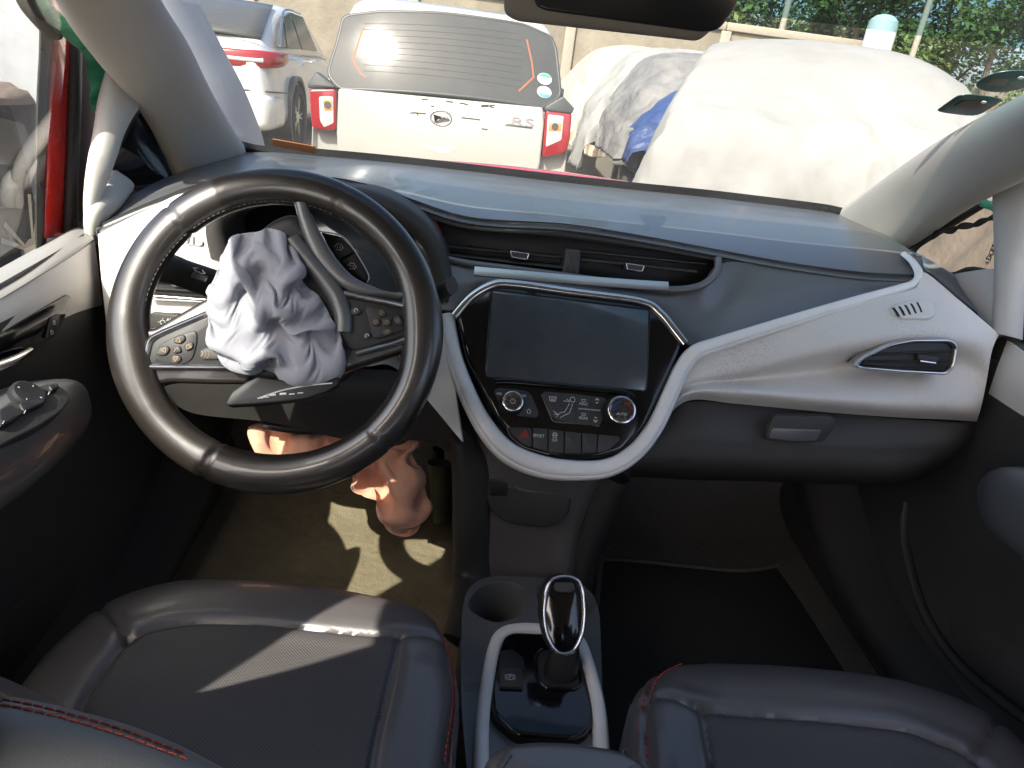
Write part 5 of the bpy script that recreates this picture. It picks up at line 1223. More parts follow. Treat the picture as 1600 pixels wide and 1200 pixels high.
_mc = FMi.pt(*FMi.px(985, -60), -.02); _mt = wspt(_mc.x, .80, -.002)
limb('mirror_stem', [(_mc + Vector((-.012, 0, 0)), _mc + Vector((.012, 0, 0)), .012), ((_mc + _mt) / 2 + Vector((-.012, 0, -.005)), (_mc + _mt) / 2 + Vector((.012, 0, -.005)), .011), (_mt + Vector((-.025, 0, 0)), _mt + Vector((.025, 0, 0)), .02)], M['black'], rm, n=12, k=14)
def on_glass(name, pts, m, label, cat_, lift, parent=None, r=.3):
    """a thin decal following the windshield"""
    Q = [hit_ws(x, y, -.003 - lift) for x, y in pts]
    n = Vector((0, .55, .83)); c = sum(Q, Vector()) / len(Q); fr = Fr(c, -n, up=(0, -.83, .55))
    P2 = [((q - c).dot(fr.u), (q - c).dot(fr.v)) for q in Q]
    o = plate(name, fr, (cat(P2, 60, True) if len(P2) > 8 else rnd(P2, .004)), -.0006, .0006, m, parent, .0002)
    if label: tag(o, label, cat_)
    return o
z15 = lambda pts: [(1400 + x / 8, 60 + y / 8) for x, y in pts]
s1 = on_glass('sticker', z15([(520, 855), (560, 820), (700, 720), (780, 675), (900, 665), (1080, 690), (1270, 735), (1325, 770), (1270, 810), (1080, 925), (960, 952), (820, 935), (600, 890)]), M['sticker'], 'dark green rounded square sticker low on the right of the windshield', 'sticker', 0)
on_glass('sticker_reflection', z15([(710, 810), (810, 735), (1000, 750), (1150, 800), (1060, 880), (850, 870)]), M['stickrefl'], None, None, .0012, s1)  # brown reflection on the sticker, painted as a coloured patch
on_glass('sticker_dot', z15([(1050, 755), (1095, 737), (1140, 757), (1095, 778)]), M['stickw'], None, None, .0024, s1)
s2 = on_glass('sticker', z15([(1000, 530), (1080, 455), (1250, 390), (1450, 372), (1650, 390), (1780, 450), (1740, 540), (1560, 620), (1350, 648), (1150, 630), (1030, 580)]), M['sticker'], 'dark green oval sticker at the windshield edge above the square one', 'sticker', 0)
on_glass('sticker_reflection', z15([(1100, 530), (1220, 445), (1430, 470), (1340, 570)]), M['stickrefl'], None, None, .0012, s2)
on_glass('sticker_dot', z15([(1505, 447), (1560, 425), (1610, 447), (1560, 470)]), M['stickw'], None, None, .0024, s2)
s3 = on_glass('sticker', [(425, 216), (494, 224), (494, 236), (426, 228)], M['sticko'], 'small orange-brown label low on the left of the windshield', 'sticker', 0)
# etched maker's mark at the lower right corner of the glass
wf = Fr(hit_ws(1285, 322), (0, -.55, -.83), up=(0, -.83, .55))
text('glass_mark', wf, 'S AS3 2', 0, 0, .001, .013, M['dark'], body, rot=.02)
for i, s in enumerate(('43R', 'DOT', 'AS2')):
    u, v = qf2.px(1545 + i * 4, 405 - i * 10, .002); text('glass_mark', qf2, s, u, v, .001, .012, M['dark'], body, rot=1.5)
# green film stuck along the edge of the left pillar
gfm = loft('green_film', [[aX(14, -30, -.672), aX(32, 8, -.675), aX(75, 45, -.678), (aX(115, 70, -.68)), aX(138, 100, -.68), aX(141, 140, -.68), aX(148, 176, -.68)], [aX(50, -30, -.66), aX(78, 5, -.66), aX(122, 45, -.66), aX(165, 80, -.662), aX(180, 104, -.662), aX(178, 125, -.665), aX(160, 165, -.672)]], 40, 8, M['green'], None, thick=.002, disp=lambda G: .004 * np.sin(G[..., 2] * 160) * np.cos(G[..., 1] * 90))
tag(gfm, 'torn green plastic film clinging along the left pillar and door frame', 'plastic film')
gf2 = plate('green_film', qf2, rnd(qf2.pxs([(1527, 312), (1540, 309), (1555, 322), (1556, 332), (1540, 326), (1530, 322)], .01), .003), .009, .011, M['green'], None, .0005)
tag(gf2, "scrap of green film in the top corner of the passenger's quarter window", 'plastic film')
# pale plastic sheet hanging over the front corner of the neighbouring car
edge_ = [aY(262, 0, 3.0), aY(308, 80, 3.0), aY(343, 140, 3.0), aY(368, 200, 3.0), aY(380, 240, 3.0)]
edge_ += [Vector((edge_[-1].x + .05, 3.0, .4)), Vector((edge_[-1].x + .06, 3.0, .05))]
shr = [[p + Vector((0, .30, 0)) for p in edge_], edge_, [p + Vector((-.12, -.12, .015)) for p in edge_], [p + Vector((-.45, -.16, .03)) for p in edge_], [p + Vector((-.8, -.1, .03)) for p in edge_]]
wsht = loft('plastic_sheet', shr, 40, 24, mat('pale_sheet', (.26, .27, .28), .6, var=(8, .3, (.45, .46, .48))), None, thick=.006, disp=lambda G: .012 * np.sin(G[..., 2] * 9 + G[..., 0] * 22))
tag(wsht, 'pale plastic sheet hanging just beyond the left windshield pillar', 'plastic sheet')
# ------------------------------------------------------------------ yard: parked and covered cars, wall, trees
M['cream'] = mat('white_car_paint', (.40, .39, .355), .22, coat=.8, var=(2.5, .2, (.35, .34, .31)))
M['carglass'] = mat('car_glass', (.065, .068, .068), .11, spec=.35, var=(3, .5, (.10, .098, .092)))
M['tyre'] = mat('tyre', (.03, .03, .03), .8, var=(20, .5, (.08, .075, .065)))
M['lampred'] = mat('lamp_red', (.27, .010, .014), .18, coat=.8)
M['lampamber'] = mat('lamp_amber', (.65, .28, .08), .2, coat=.8)
M['lampclear'] = mat('lamp_clear', (.55, .53, .50), .2, coat=.8)
M['blackcar'] = mat('black_trim', (.05, .055, .058), .4, var=(8, .4, (.1, .1, .095)))

def wheel_at(parent, c, r, side, w=.2):
    o = lathe('wheel', c, (side, 0, 0), [(r * .60, 0), (r * .93, 0), (r, .03), (r, w - .03), (r * .93, w), (r * .72, w), (r * .68, w - .03)], M['tyre'], parent, 28, local=True)
    V = []; F = []
    for k in range(5):
        for d in (-1, 1):
            a = 2 * math.pi * k / 5 + d * .16; b0 = len(V); a2 = 2 * math.pi * k / 5 + d * .06
            for rr, aa, th in ((r * .16, a2 - .12, 0), (r * .16, a2 + .12, 0), (r * .69, a + .05, 0), (r * .69, a - .05, 0)):
                for dx in (w - .05, w - .02):
                    V.append((c[0] + side * dx, c[1] + rr * math.cos(aa), c[2] + rr * math.sin(aa)))
            F += [tuple(b0 + i for i in f) for f in ((1, 3, 5, 7), (0, 6, 4, 2), (0, 2, 3, 1), (2, 4, 5, 3), (4, 6, 7, 5), (6, 0, 1, 7))]
    mesh('rim', V, F, M['satin'], o, None, False, local=True)
    lathe('hub_cap', c, (side, 0, 0), [(r * .2, w - .06), (r * .18, w - .02), (.01, w - .015)], M['satin'], o, 14, local=True)
    return o

def sec_loft(name, secs, m, parent, k=40, e=.35, local=True, cap=True, n=None):
    """secs: (y, half width bottom, half width top, z0, z1); rounded body sections"""
    S = uni(secs, n or len(secs) * 5); V = []
    for y, wb, wt_, z0, z1 in S:
        for a, b in ellipse_prof(1, 1, k, e):
            f = (b + 1) / 2; V.append((a * (wb + (wt_ - wb) * f), y, z0 + (z1 - z0) * f))
    F = gridfaces(len(S), k, close_c=True)
    if cap: F += [tuple(range(k))[::-1], tuple((len(S) - 1) * k + i for i in range(k))]
    o = mesh(name, V, F, m, parent, 50, local=local); fixn(o)
    return o

def bowed(name, fr, outline, w, m, parent, rings=24):
    """a pane with thickness, filled ring by ring so that it can be bowed"""
    O = cat(ccw(outline), 120, True); c = O.mean(0); V = []
    for i in range(rings + 1):
        for o in O: V.append(fr.pt(*(c + (o - c) * max(1 - i / rings, .004)), w))
    n0 = len(V); V += [fr.pt(*o, w - .12) for o in O]
    F = gridfaces(rings + 1, 120, close_c=True) + [(j, (j + 1) % 120, n0 + (j + 1) % 120, n0 + j) for j in range(120)]
    F.append(tuple(rings * 120 + j for j in range(120)))
    o = mesh(name, V, F, m, parent, 40); fixn(o)
    return o
def hatchback():
    """small white hatchback, rear towards us; rear panel outlines follow its own rear planes"""
    y0 = 4.30; cx = -.335
    d = thing('parked_car', (cx, y0, 0), 'white hatchback parked rear-on just ahead, with scratched tailgate and dark rear window', 'car')
    sec_loft('body', [(.04, .70, .70, .25, .98), (.02, .735, .72, .22, 1.0), (.3, .74, .72, .2, 1.02), (1.2, .74, .72, .2, 1.02), (2.6, .74, .70, .2, .98), (3.2, .70, .62, .22, .86), (3.35, .60, .5, .3, .75)], M['cream'], d, e=.25)
    sec_loft('cabin', [(.06, .70, .66, .92, 1.0), (.14, .70, .62, .92, 1.18), (.30, .70, .575, .92, 1.44), (.46, .70, .56, .92, 1.505), (1.2, .70, .56, .92, 1.53), (1.9, .70, .56, .92, 1.48), (2.5, .69, .60, .92, 1.10), (2.7, .66, .62, .9, .98)], M['cream'], d, e=.25)
    tilt = math.radians(23.5)
    G = Fr((cx, y0 + .045, .99), (0, -math.cos(tilt), math.sin(tilt)))
    z2 = lambda pts: [(250 + x / 2.286, y / 2.286) for x, y in pts]
    gw = rnd(G.pxs(z2([(655, 56), (640, 130), (598, 258), (640, 310), (1370, 378), (1432, 338), (1412, 165), (1395, 130), (1300, 95), (1000, 62), (780, 50)]), .02), .03, 5)
    g = bowed('rear_window', G, gw, .075, M['carglass'], d)
    ringplate('window_seal', G, [tuple(q) for q in cat(inset(ccw(gw), -.012), 120, True)], .016, -.05, .077, M['blackcar'], g, .003)
    M['heat'] = mat('heater_wire', (.050, .050, .048), .9, spec=.05)
    for i in range(9):
        a, b = G.px(250 + 730 / 2.286, (95 + 21 * i) / 2.286), G.px(250 + 1290 / 2.286, (135 + 23.5 * i) / 2.286)
        strokes('heater_wire', G, [[tuple(np.array(a) + (np.array(b) - np.array(a)) * k / 8) for k in range(9)]], .002, .0752, M['heat'], g, .0005)
    M['heado'] = mat('headrest_edge', (.30, .10, .045), .6)
    for pts in ([(728, 110), (705, 180), (690, 220), (720, 270), (735, 285)], [(1308, 155), (1325, 230), (1332, 285), (1280, 335)]):
        strokes('orange_edge', G, [G.pxs(z2(pts))], .010, .0756, M['heado'], g, .0005)
    for c, m2 in ((z2([(1377, 272)])[0], 'lampgreen'), (z2([(1376, 319)])[0], 'stickw')):
        u, v = G.px(*c, .06)
        if m2 == 'lampgreen': M[m2] = mat('badge_green', (.10, .45, .22), .5)
        s = plate('window_badge', G, [(u + .042 * math.cos(t), v + .032 * math.sin(t)) for t in np.linspace(0, 2 * math.pi, 24, endpoint=False)], .07, .0768, M['stickw'], g, .001)
        if m2 == 'lampgreen': plate('badge_band', G, [(u + .040 * math.cos(t), v + .030 * math.sin(t)) for t in np.linspace(.25, math.pi - .25, 14)], .075, .0776, M[m2], s, .0003)
        else:
            M['badgeblue'] = mat('badge_blue', (.12, .32, .50), .5)
            plate('badge_band', G, [(u + .040 * math.cos(t), v + .030 * math.sin(t)) for t in np.linspace(-.25, -math.pi + .25, 14)], .075, .0776, M['badgeblue'], s, .0003)
    for o in [g] + list(g.children) + [c2 for c1 in g.children for c2 in c1.children]:   # the pane is bowed
        for v in o.data.vertices:
            uu = (v.co + d.location - G.o).dot(G.u); vv = (v.co + d.location - G.o).dot(G.v) - .25; v.co -= G.w * (uu * uu / 5.8 + vv * vv / 5.0)
    B = Fr((cx, y0 - .005, .80), (0, -1, .05))
    bz = B.pxs
    tg = plate('tailgate', B, rnd(bz(z2([(638, 315), (1368, 384), (1372, 440), (1356, 588), (1340, 640), (640, 600), (632, 470)])), .02), -.06, .02, M['cream'], d, .012, 3)
    for pts, caps in (([(536, 318), (632, 316), (633, 466), (560, 462), (546, 452), (540, 400)], [(562, 256), (636, 314), (534, 316), (530, 302)]), ([(1376, 392), (1470, 404), (1462, 500), (1448, 546), (1364, 562), (1370, 480)], [(1374, 382), (1438, 344), (1478, 386), (1470, 406), (1374, 396)])):
        lamp = plate('tail_lamp', B, rnd(bz(z2(pts)), .018), -.06, .03, M['lampred'], d, .012, 3)
        cx_ = sum(p[0] for p in pts) / len(pts)
        right = cx_ > 1000
        inn = [(1384, 408), (1440, 415), (1432, 500), (1376, 525)] if right else [(572, 345), (622, 345), (624, 440), (590, 455), (575, 430)]
        plate('lamp_clear', B, rnd(bz(z2(inn)), .01), .02, .0325, M['lampclear'], lamp, .003)
        am = [(1388, 436), (1434, 440), (1430, 468), (1386, 468)] if right else [(586, 355), (620, 357), (620, 395), (590, 395)]
        plate('lamp_amber', B, rnd(bz(z2(am)), .008), .03, .0345, M['lampamber'], lamp, .002)
        for q in ([am[0], am[2]],):
            u = (B.px(*z2([am[0]])[0])[0] + B.px(*z2([am[2]])[0])[0]) / 2; v = (B.px(*z2([am[0]])[0])[1] + B.px(*z2([am[2]])[0])[1]) / 2
            lathe('bulb', B.pt(u, v), B.w, [(.022, .033), (.018, .037), (.002, .037)], M['blackcar'], lamp, 14)
        plate('pillar_cap', B, rnd(bz(z2(caps)), .008), -.06, .034, M['blackcar'], d, .006)
    u, v = B.px(*z2([(1003, 420)])[0], .02)
    ov = lambda a, b, n=32: [(u + a * math.cos(t), v + b * math.sin(t)) for t in np.linspace(0, 2 * math.pi, n, endpoint=False)]
    em = ringplate('emblem', B, ov(.062, .043), .008, .015, .028, M['satin'], tg, .003)
    plate('emblem_bar', B, rnd([(u - .044, v + .016), (u + .03, v + .016), (u + .050, v - .004), (u + .040, v - .012), (u - .034, v - .030), (u - .020, v - .008), (u + .026, v - .004), (u + .020, v + .004), (u - .036, v + .004)], .004), .015, .027, M['satin'], tg, .002)
    u, v = B.px(813, 192, .02); text('lettering', B, 'RS', u + .012, v + .004, .0205, .062, M['satin'], tg, rot=.0, sx=2.1, depth=.003)
    plate('badge_foot', B, rnd([(u - .085, v - .022), (u + .07, v - .022), (u + .07, v - .015), (u - .07, v - .012)], .002), .018, .024, M['blackcar'], tg, .001)
    zs = lambda pts: [(640 + x / 6.667, 150 + y / 6.667) for x, y in pts]
    M['scratch'] = mat('scratch_mark', (.045, .04, .03), .7)
    sc = [[(10, 178), (50, 174), (100, 180), (165, 184)], [(75, 178), (85, 200)], [(545, 226), (620, 234), (730, 248)], [(525, 74), (560, 78), (605, 92)], [(755, 104), (815, 102)], [(835, 100), (885, 96)], [(835, 108), (875, 122)], [(755, 342), (810, 350)], [(385, 56), (450, 64)], [(130, 34), (185, 32)], [(228, 106), (248, 108)]]
    for i, l in enumerate(sc):
        strokes('scratch', B, [bz(zs(l), .02)], .006 if i not in (4,) else .012, .0204, M['scratch'], tg, .0008)
    plate('plate_shadow_mark', B, rnd(bz(zs([(110, 505), (500, 535), (470, 565), (400, 600), (300, 592), (180, 545)]), .02), .005), .018, .0207, mat('shadow_grey', (.42, .42, .38), .8, var=(30, .9, (.7, .68, .6))), tg, .0004)  # plate shadow put in as a mottled grey patch
    sec_loft('bumper', [(-.02, .70, .70, .26, .56), (-.10, .68, .66, .28, .54), (.0, .72, .71, .24, .58), (.2, .735, .73, .22, .60)], M['cream'], d, e=.3)
    for s in (-1, 1):
        mo_ = thing_part_mirror(d, s)
        wheel_at(d, (s * .56, .75, .28), .28, s, .18)
        wheel_at(d, (s * .56, 2.85, .28), .28, s, .18)
        F_ = [(s * .715, .35, 1.0), (s * .715, 1.5, 1.0), (s * .615, 1.5, 1.42), (s * .605, .55, 1.42)]
        V = F_ + [(x - s * .03, y, z) for x, y, z in F_]
        mesh('side_glass', V, [(0, 1, 2, 3), (4, 7, 6, 5), (0, 4, 5, 1), (1, 5, 6, 2), (2, 6, 7, 3), (3, 7, 4, 0)], M['carglass'], d, 30, local=True)
    return d
def thing_part_mirror(d, s):
    return limb('door_mirror', [(Vector((s * .70, 2.05, .98)), Vector((s * .70, 2.05, 1.12)), .04), (Vector((s * .80, 2.03, .96)), Vector((s * .80, 2.03, 1.13)), .06), (Vector((s * .88, 2.02, .98)), Vector((s * .88, 2.02, 1.11)), .03)], M['blackcar'], d, n=10, k=14, local=True)
hatchback()

def sedan(loc, rz):
    d = thing('parked_car', loc, 'white sedan with wrap-round red tail lamps parked at the left, beyond the hatchback', 'car', rz=rz)
    M['sedanwhite'] = mat('sedan_paint', (.62, .61, .58), .22, coat=.8, var=(2.5, .2, (.55, .54, .5)))
    sec_loft('body', [(-.02, .72, .66, .36, .96), (.03, .86, .74, .30, 1.04), (.25, .92, .80, .24, 1.07), (.9, .93, .84, .22, 1.03), (2.0, .93, .86, .20, .98), (3.2, .93, .82, .2, .98), (4.2, .90, .74, .22, .86), (4.75, .74, .58, .3, .68)], M['sedanwhite'], d, e=.32)
    sec_loft('cabin', [(.42, .74, .66, .92, 1.05), (.75, .78, .62, .92, 1.20), (1.1, .80, .60, .92, 1.36), (1.6, .82, .60, .92, 1.46), (2.2, .82, .60, .92, 1.47), (2.8, .82, .62, .92, 1.36), (3.35, .80, .70, .9, 1.03)], M['sedanwhite'], d, e=.3)
    # rear window on the slope of the cabin
    rows = []
    for t in np.linspace(0, 1, 7):
        y = .50 + t * .86; z = 1.075 + t * .335 + .02 * math.sin(math.pi * t); w = .66 - .10 * t
        rows.append([Vector((x * w, y - .10 * (1 - x * x) * (1 - t), z + .035 + .012 * (1 - x * x))) for x in np.linspace(-1, 1, 9)])
    V = [p for r in rows for p in r]; g = mesh('rear_window', V, gridfaces(7, 9), M['carglass'], d, 60, local=True)
    md = g.modifiers.new('thick', 'SOLIDIFY'); md.thickness = .02; md.offset = -1
    for s in (-1, 1):
        for pts in ([(1.05, 1.03), (1.72, 1.03), (1.72, 1.40), (1.35, 1.34)], [(1.78, 1.03), (2.62, 1.02), (2.40, 1.39), (1.78, 1.405)], [(.72, 1.04), (1.0, 1.035), (1.28, 1.31), (1.05, 1.22)]):
            V = []
            for dx in (.018, -.02):
                for y, z in pts: V.append((s * ((.815 + (.615 - .815) * (z - .92) / .54) + dx), y, z))
            mesh('side_glass', V, [(0, 1, 2, 3), (7, 6, 5, 4), (0, 4, 5, 1), (1, 5, 6, 2), (2, 6, 7, 3), (3, 7, 4, 0)], M['carglass'], d, 30, local=True)
        sweep('window_trim', [(s * .80, .68, 1.045), (s * .735, 1.02, 1.235), (s * .67, 1.36, 1.385), (s * .645, 1.75, 1.43), (s * .65, 2.3, 1.42)], (s, 0, .5), ellipse_prof(.012, .012, 6), M['chrome'], d, n=24, local=True)
        wheel_at(d, (s * .74, .98, .335), .335, s, .2); wheel_at(d, (s * .74, 3.75, .335), .335, s, .2)
        # wheel arch gap
        lathe('wheel_arch', (s * .70, .98, .36), (s, 0, 0), [(.40, 0), (.40, .232), (.36, .234), (.36, .0)], M['blackcar'], d, 32, local=True)
        lp_ = [(s * .20, -.005, .90), (s * .55, .0, .90), (s * .80, .07, .91), (s * .905, .22, .92), (s * .925, .42, .94)]
        lam = sweep('tail_lamp', lp_, (0, 0, 1), ellipse_prof(.035, .075, 12, .6), M['lampred'], d, n=24, scale=lambda t: .75 + .35 * math.sin(math.pi * min(1, t * .9 + .1)), local=True)
        sweep('lamp_clear', [(s * .30, -.04, .895), (s * .62, -.02, .895), (s * .80, .03, .90)], (0, 0, 1), ellipse_prof(.018, .022, 8), M['lampclear'], lam, n=12, local=True)
        sweep('bumper_line', [(s * .2, -.06, .62), (s * .7, -.01, .62), (s * .90, .16, .62), (s * .935, .5, .60)], (0, 0, 1), ellipse_prof(.008, .008, 6), M['ledred'] if False else M['blackcar'], d, n=20, local=True)
        box('door_handle', (s * .91 - .03, 1.62, .89), (s * .91 + .03, 1.82, .915), M['sedanwhite'], d, .01, local=True)
        lathe('exhaust_tip', (s * .55, -.06, .33), (0, -1, 0), [(.06, 0), (.06, .05), (.05, .05), (.05, 0)], M['chrome'], d, 16, local=True)
    sec_loft('bumper', [(-.08, .70, .64, .26, .60), (-.02, .84, .80, .24, .62), (.12, .90, .88, .22, .64), (.4, .92, .90, .22, .62)], M['sedanwhite'], d, e=.35)
    return d
sedan((-3.05, 7.75, 0.10), 0.0)

def cover(name, label, cat_, cx, y0, hw, ridge, m, seed, amp=.03, rear=.35, rz=0.0, hem=.25, group=None, nx=110, ny=110, lean=0):
    """car under a loose sheet: ridge = (distance from the near end, height of the top, half width of the top)"""
    R = uni(ridge, ny); V = []
    L = R[:, 0]
    for i in range(ny):
        y, h, tw = R[i]
        for j in range(nx):
            t = j / (nx - 1) * 2 - 1
            ft = abs(t); tw = R[i][2] * (lean if (lean and t > 0) else 1)
            if ft < .45:
                x = tw * ft / .45; z = h - .05 * (ft / .45) ** 3 * h
            else:
                q = (ft - .45) / .55; x = tw + (hw - tw) * min(1, q * 1.5) ** .8; z = h * .95 + (hem - h * .95) * q ** 1.15
            V.append([math.copysign(x, t), y, z])
    V = np.array(V)
    G = V.reshape(ny, nx, 3); N = np.cross(np.gradient(G, axis=1), np.gradient(G, axis=0)); N /= np.maximum(np.linalg.norm(N, axis=2, keepdims=True), 1e-9)
    cc = np.array([0, R[:, 0].mean(), .5]); sg = np.sign(np.sum(N * (G - cc), axis=2, keepdims=True)); N *= sg
    N = N.reshape(-1, 3)
    f1 = np.array([noise.fractal(Vector((p[0] * 2.2 + seed, p[1] * 2.2, p[2] * .8)), 1, 2, 2) for p in V])
    f2 = np.array([noise.fractal(Vector((p[0] * 6 + seed, p[1] * 6 + p[2] * 1.2, p[2] * 1.3)), 1, 2, 2) for p in V])
    hang = np.clip((V[:, 2].max() - V[:, 2]) / 1.0, .12, 1)
    D = amp * hang * (.7 * (1 - 2 * np.abs(f1)) + 1.25 * np.clip(1 - 2.4 * np.abs(f2), -.5, 1))
    V = V + N * D[:, None]
    V[:, 2] = np.maximum(V[:, 2], .01)
    me = bpy.data.meshes.new(name); me.from_pydata([tuple(v) for v in V], [], gridfaces(ny, nx)); me.update()
    o = link(name, me, m, None, 80); o.location = (cx, y0, 0); o.rotation_euler = (0, 0, rz)
    md = o.modifiers.new('thick', 'SOLIDIFY'); md.thickness = .01
    tag(o, label, cat_, group)
    return o
cl_white = mat('white_cover', (.285, .284, .275), .75, bump=[('n', 120, .08, .004), ('n', 3.5, .25, .06)], var=(1.4, .6, (.195, .192, .182)))
cl_cream = mat('cream_cover', (.50, .44, .34), .8, bump=[('n', 20, .3, .02)], var=(1.2, .7, (.48, .34, .23)))
cl_tan = mat('tan_cover', (.125, .095, .073), .85, bump=[('n', 25, .4, .02)], var=(1.5, .5, (.098, .073, .055)))
cl_blue = mat('blue_tarp', (.025, .055, .17), .45, bump=[('n', 30, .5, .02)], var=(3, .5, (.06, .08, .16)))
cl_grey = mat('dark_grey_cover', (.12, .12, .125), .8, bump=[('n', 25, .5, .02)], var=(4, .6, (.30, .29, .27)))
cover('covered_car', 'car under a big white wrinkled sheet, ahead on the right', 'covered car', 1.66, 3.45, 1.06, [(-.04, .25, .92), (.0, .70, .95), (.07, 1.05, .94), (.28, 1.22, .90), (.62, 1.44, .84), (1.0, 1.55, .80), (1.6, 1.58, .80), (2.4, 1.50, .8), (3.0, 1.2, .8), (3.8, 1.0, .8), (4.1, .3, .85)], cl_white, 4.2, .030, rz=-.30, lean=.6)
cover('covered_car', 'car under cream and tan sheets, in the gap beyond the hatchback', 'covered car', 1.95, 8.8, 1.0, [(-.05, .4, .7), (.0, .9, .74), (.15, 1.25, .70), (.6, 1.58, .62), (1.4, 1.64, .62), (2.4, 1.5, .62), (3.2, 1.0, .7), (4.0, .8, .7), (4.3, .3, .8)], cl_cream, 9.7, .05, hem=.55)
cover('covered_car', 'car under a crumpled grey sheet just left behind the big white one', 'covered car', 2.1, 6.5, .96, [(-.05, .5, .7), (.0, .95, .74), (.15, 1.2, .70), (.5, 1.45, .62), (1.1, 1.55, .62), (1.7, 1.4, .62), (2.0, .9, .7)], cl_grey, 14.1, .06, hem=.6)
cover('blue_tarp', 'bright blue tarp hanging over the side of the grey-covered car', 'tarp', 2.2, 6.15, 1.02, [(-.02, .8, .7), (.05, .95, .7), (.12, 1.10, .7), (.22, 1.2, .68), (.36, 1.27, .66)], cl_blue, 21.0, .06, hem=.62, nx=80, ny=40)
cover('white_cloth', 'white cloth draped between the cream and grey covered cars', 'cloth', 2.02, 7.6, 1.06, [(-.02, .9, .7), (.05, 1.2, .68), (.2, 1.45, .64), (.5, 1.6, .62)], cl_white, 27.0, .05, hem=.35, nx=80, ny=40)
u_car = thing('parked_car', (2.08, 6.2, 0), 'dark car body and wheel showing under the grey and blue covers', 'car')
sec_loft('body', [(-.02, .80, .7, .25, .75), (.05, .86, .78, .22, .85), (1.0, .88, .8, .2, .9), (2.2, .86, .78, .22, .85)], mat('dark_blue_paint', (.03, .045, .09), .25, coat=.8, var=(3, .5, (.09, .09, .09))), u_car, e=.3)
wheel_at(u_car, (-.70, .55, .32), .32, -1, .2); wheel_at(u_car, (.70, .55, .32), .32, 1, .2)
# neighbours at our sides
cover('covered_car', "car under a tan sheet close by the driver's window", 'covered car', -2.75, -.6, .98, [(-.05, .3, .8), (.0, .75, .8), (.1, .95, .8), (.6, 1.15, .74), (1.2, 1.45, .64), (2.0, 1.52, .62), (2.8, 1.4, .62), (3.2, 1.05, .7), (3.8, .9, .7), (4.0, .3, .8)], cl_tan, 31.0, .035, hem=.90)
n_car = thing('parked_car', (-2.75, -.5, 0), "dusty black car flank below the tan sheet by the driver's window", 'car')
sec_loft('body', [(-.02, .78, .7, .25, .75), (.05, .86, .78, .22, .85), (1.5, .9, .82, .2, .9), (3.8, .86, .76, .22, .8)], mat('dusty_black_paint', (.03, .03, .032), .3, coat=.6, var=(5, .7, (.13, .115, .095))), n_car, e=.3)
wheel_at(n_car, (.72, .9, .33), .33, 1, .2); wheel_at(n_car, (.72, 3.4, .33), .33, 1, .2)
cover('covered_car', "car under a tan sheet filling the view of the passenger's quarter window", 'covered car', 2.75, .0, 1.0, [(-.05, .3, .8), (.0, .75, .8), (.1, .95, .8), (.6, 1.15, .74), (1.2, 1.42, .64), (2.2, 1.48, .62), (2.9, 1.3, .62), (3.2, 1.0, .7), (3.4, .3, .8)], cl_tan, 41.0, .03, hem=.1)

# boundary wall
wl = thing('concrete_wall', (-2, 19, 0), 'weathered concrete boundary wall with a coping across the back of the yard', 'wall')
cw = mat('wall_concrete', (.27, .235, .18), .9, bump=[('n', 12, .5, .03)], var=(1.2, .9, (.16, .14, .11)))
cw2 = mat('coping_concrete', (.32, .29, .235), .9, bump=[('n', 12, .5, .03)], var=(2, .6, (.30, .27, .22)))
for i in range(9):
    x0 = -24 + i * 3.7
    if x0 + 3.66 > 9.4: break
    box('wall_panel', (x0, 18.9, 0), (x0 + 3.66, 19.1, 2.62), cw, wl, .01)
    box('coping', (x0 - .01, 18.82, 2.62), (x0 + 3.67, 19.18, 2.80), cw2, wl, .02)
    box('wall_post', (x0 - .12, 18.80, 0), (x0 + .12, 18.898, 2.61), cw2, wl, .015)
wl2 = thing('concrete_wall', (18, 24, 0), 'lower stretch of concrete wall under the trees at the far right', 'wall')
for i in range(7):
    box('wall_panel', (9.5 + i * 3.5, 24, 0), (9.5 + i * 3.5 + 3.46, 24.2, 2.35), cw, wl2, .01)
tk = thing('water_tank', (9.0, 18.2, 0), 'pale upright storage tank standing at the end of the concrete wall', 'tank')
tm = mat('tank_white', (.62, .66, .66), .5, var=(2, .4, (.5, .52, .52)))
lathe('tank_shell', (9.0, 18.2, 0), (0, 0, 1), [(.31, .02), (.33, .2), (.33, 3.05), (.31, 3.2), (.2, 3.3), (.1, 3.33)], tm, tk, 32)
for z in (.8, 1.6, 2.4): lathe('tank_hoop', (9.0, 18.2, z), (0, 0, 1), [(.325, 0), (.345, .01), (.345, .05), (.325, .06)], tm, tk, 32)
for (px, lab) in ((1205, 'pale utility pole rising behind the wall beside the mirror'), (1418, 'leaning concrete pole in front of the trees right of the tank')):
    b = aY(px, 100, 20.5)
    p = lathe('utility_pole', (0, 0, 0), (.02, 0, 1), [(.085, 0), (.08, 3), (.06, 8), (.05, 8.02)], cw2, None, 14); p.location = (b.x, 20.5, 0)
    tag(p, lab, 'pole')

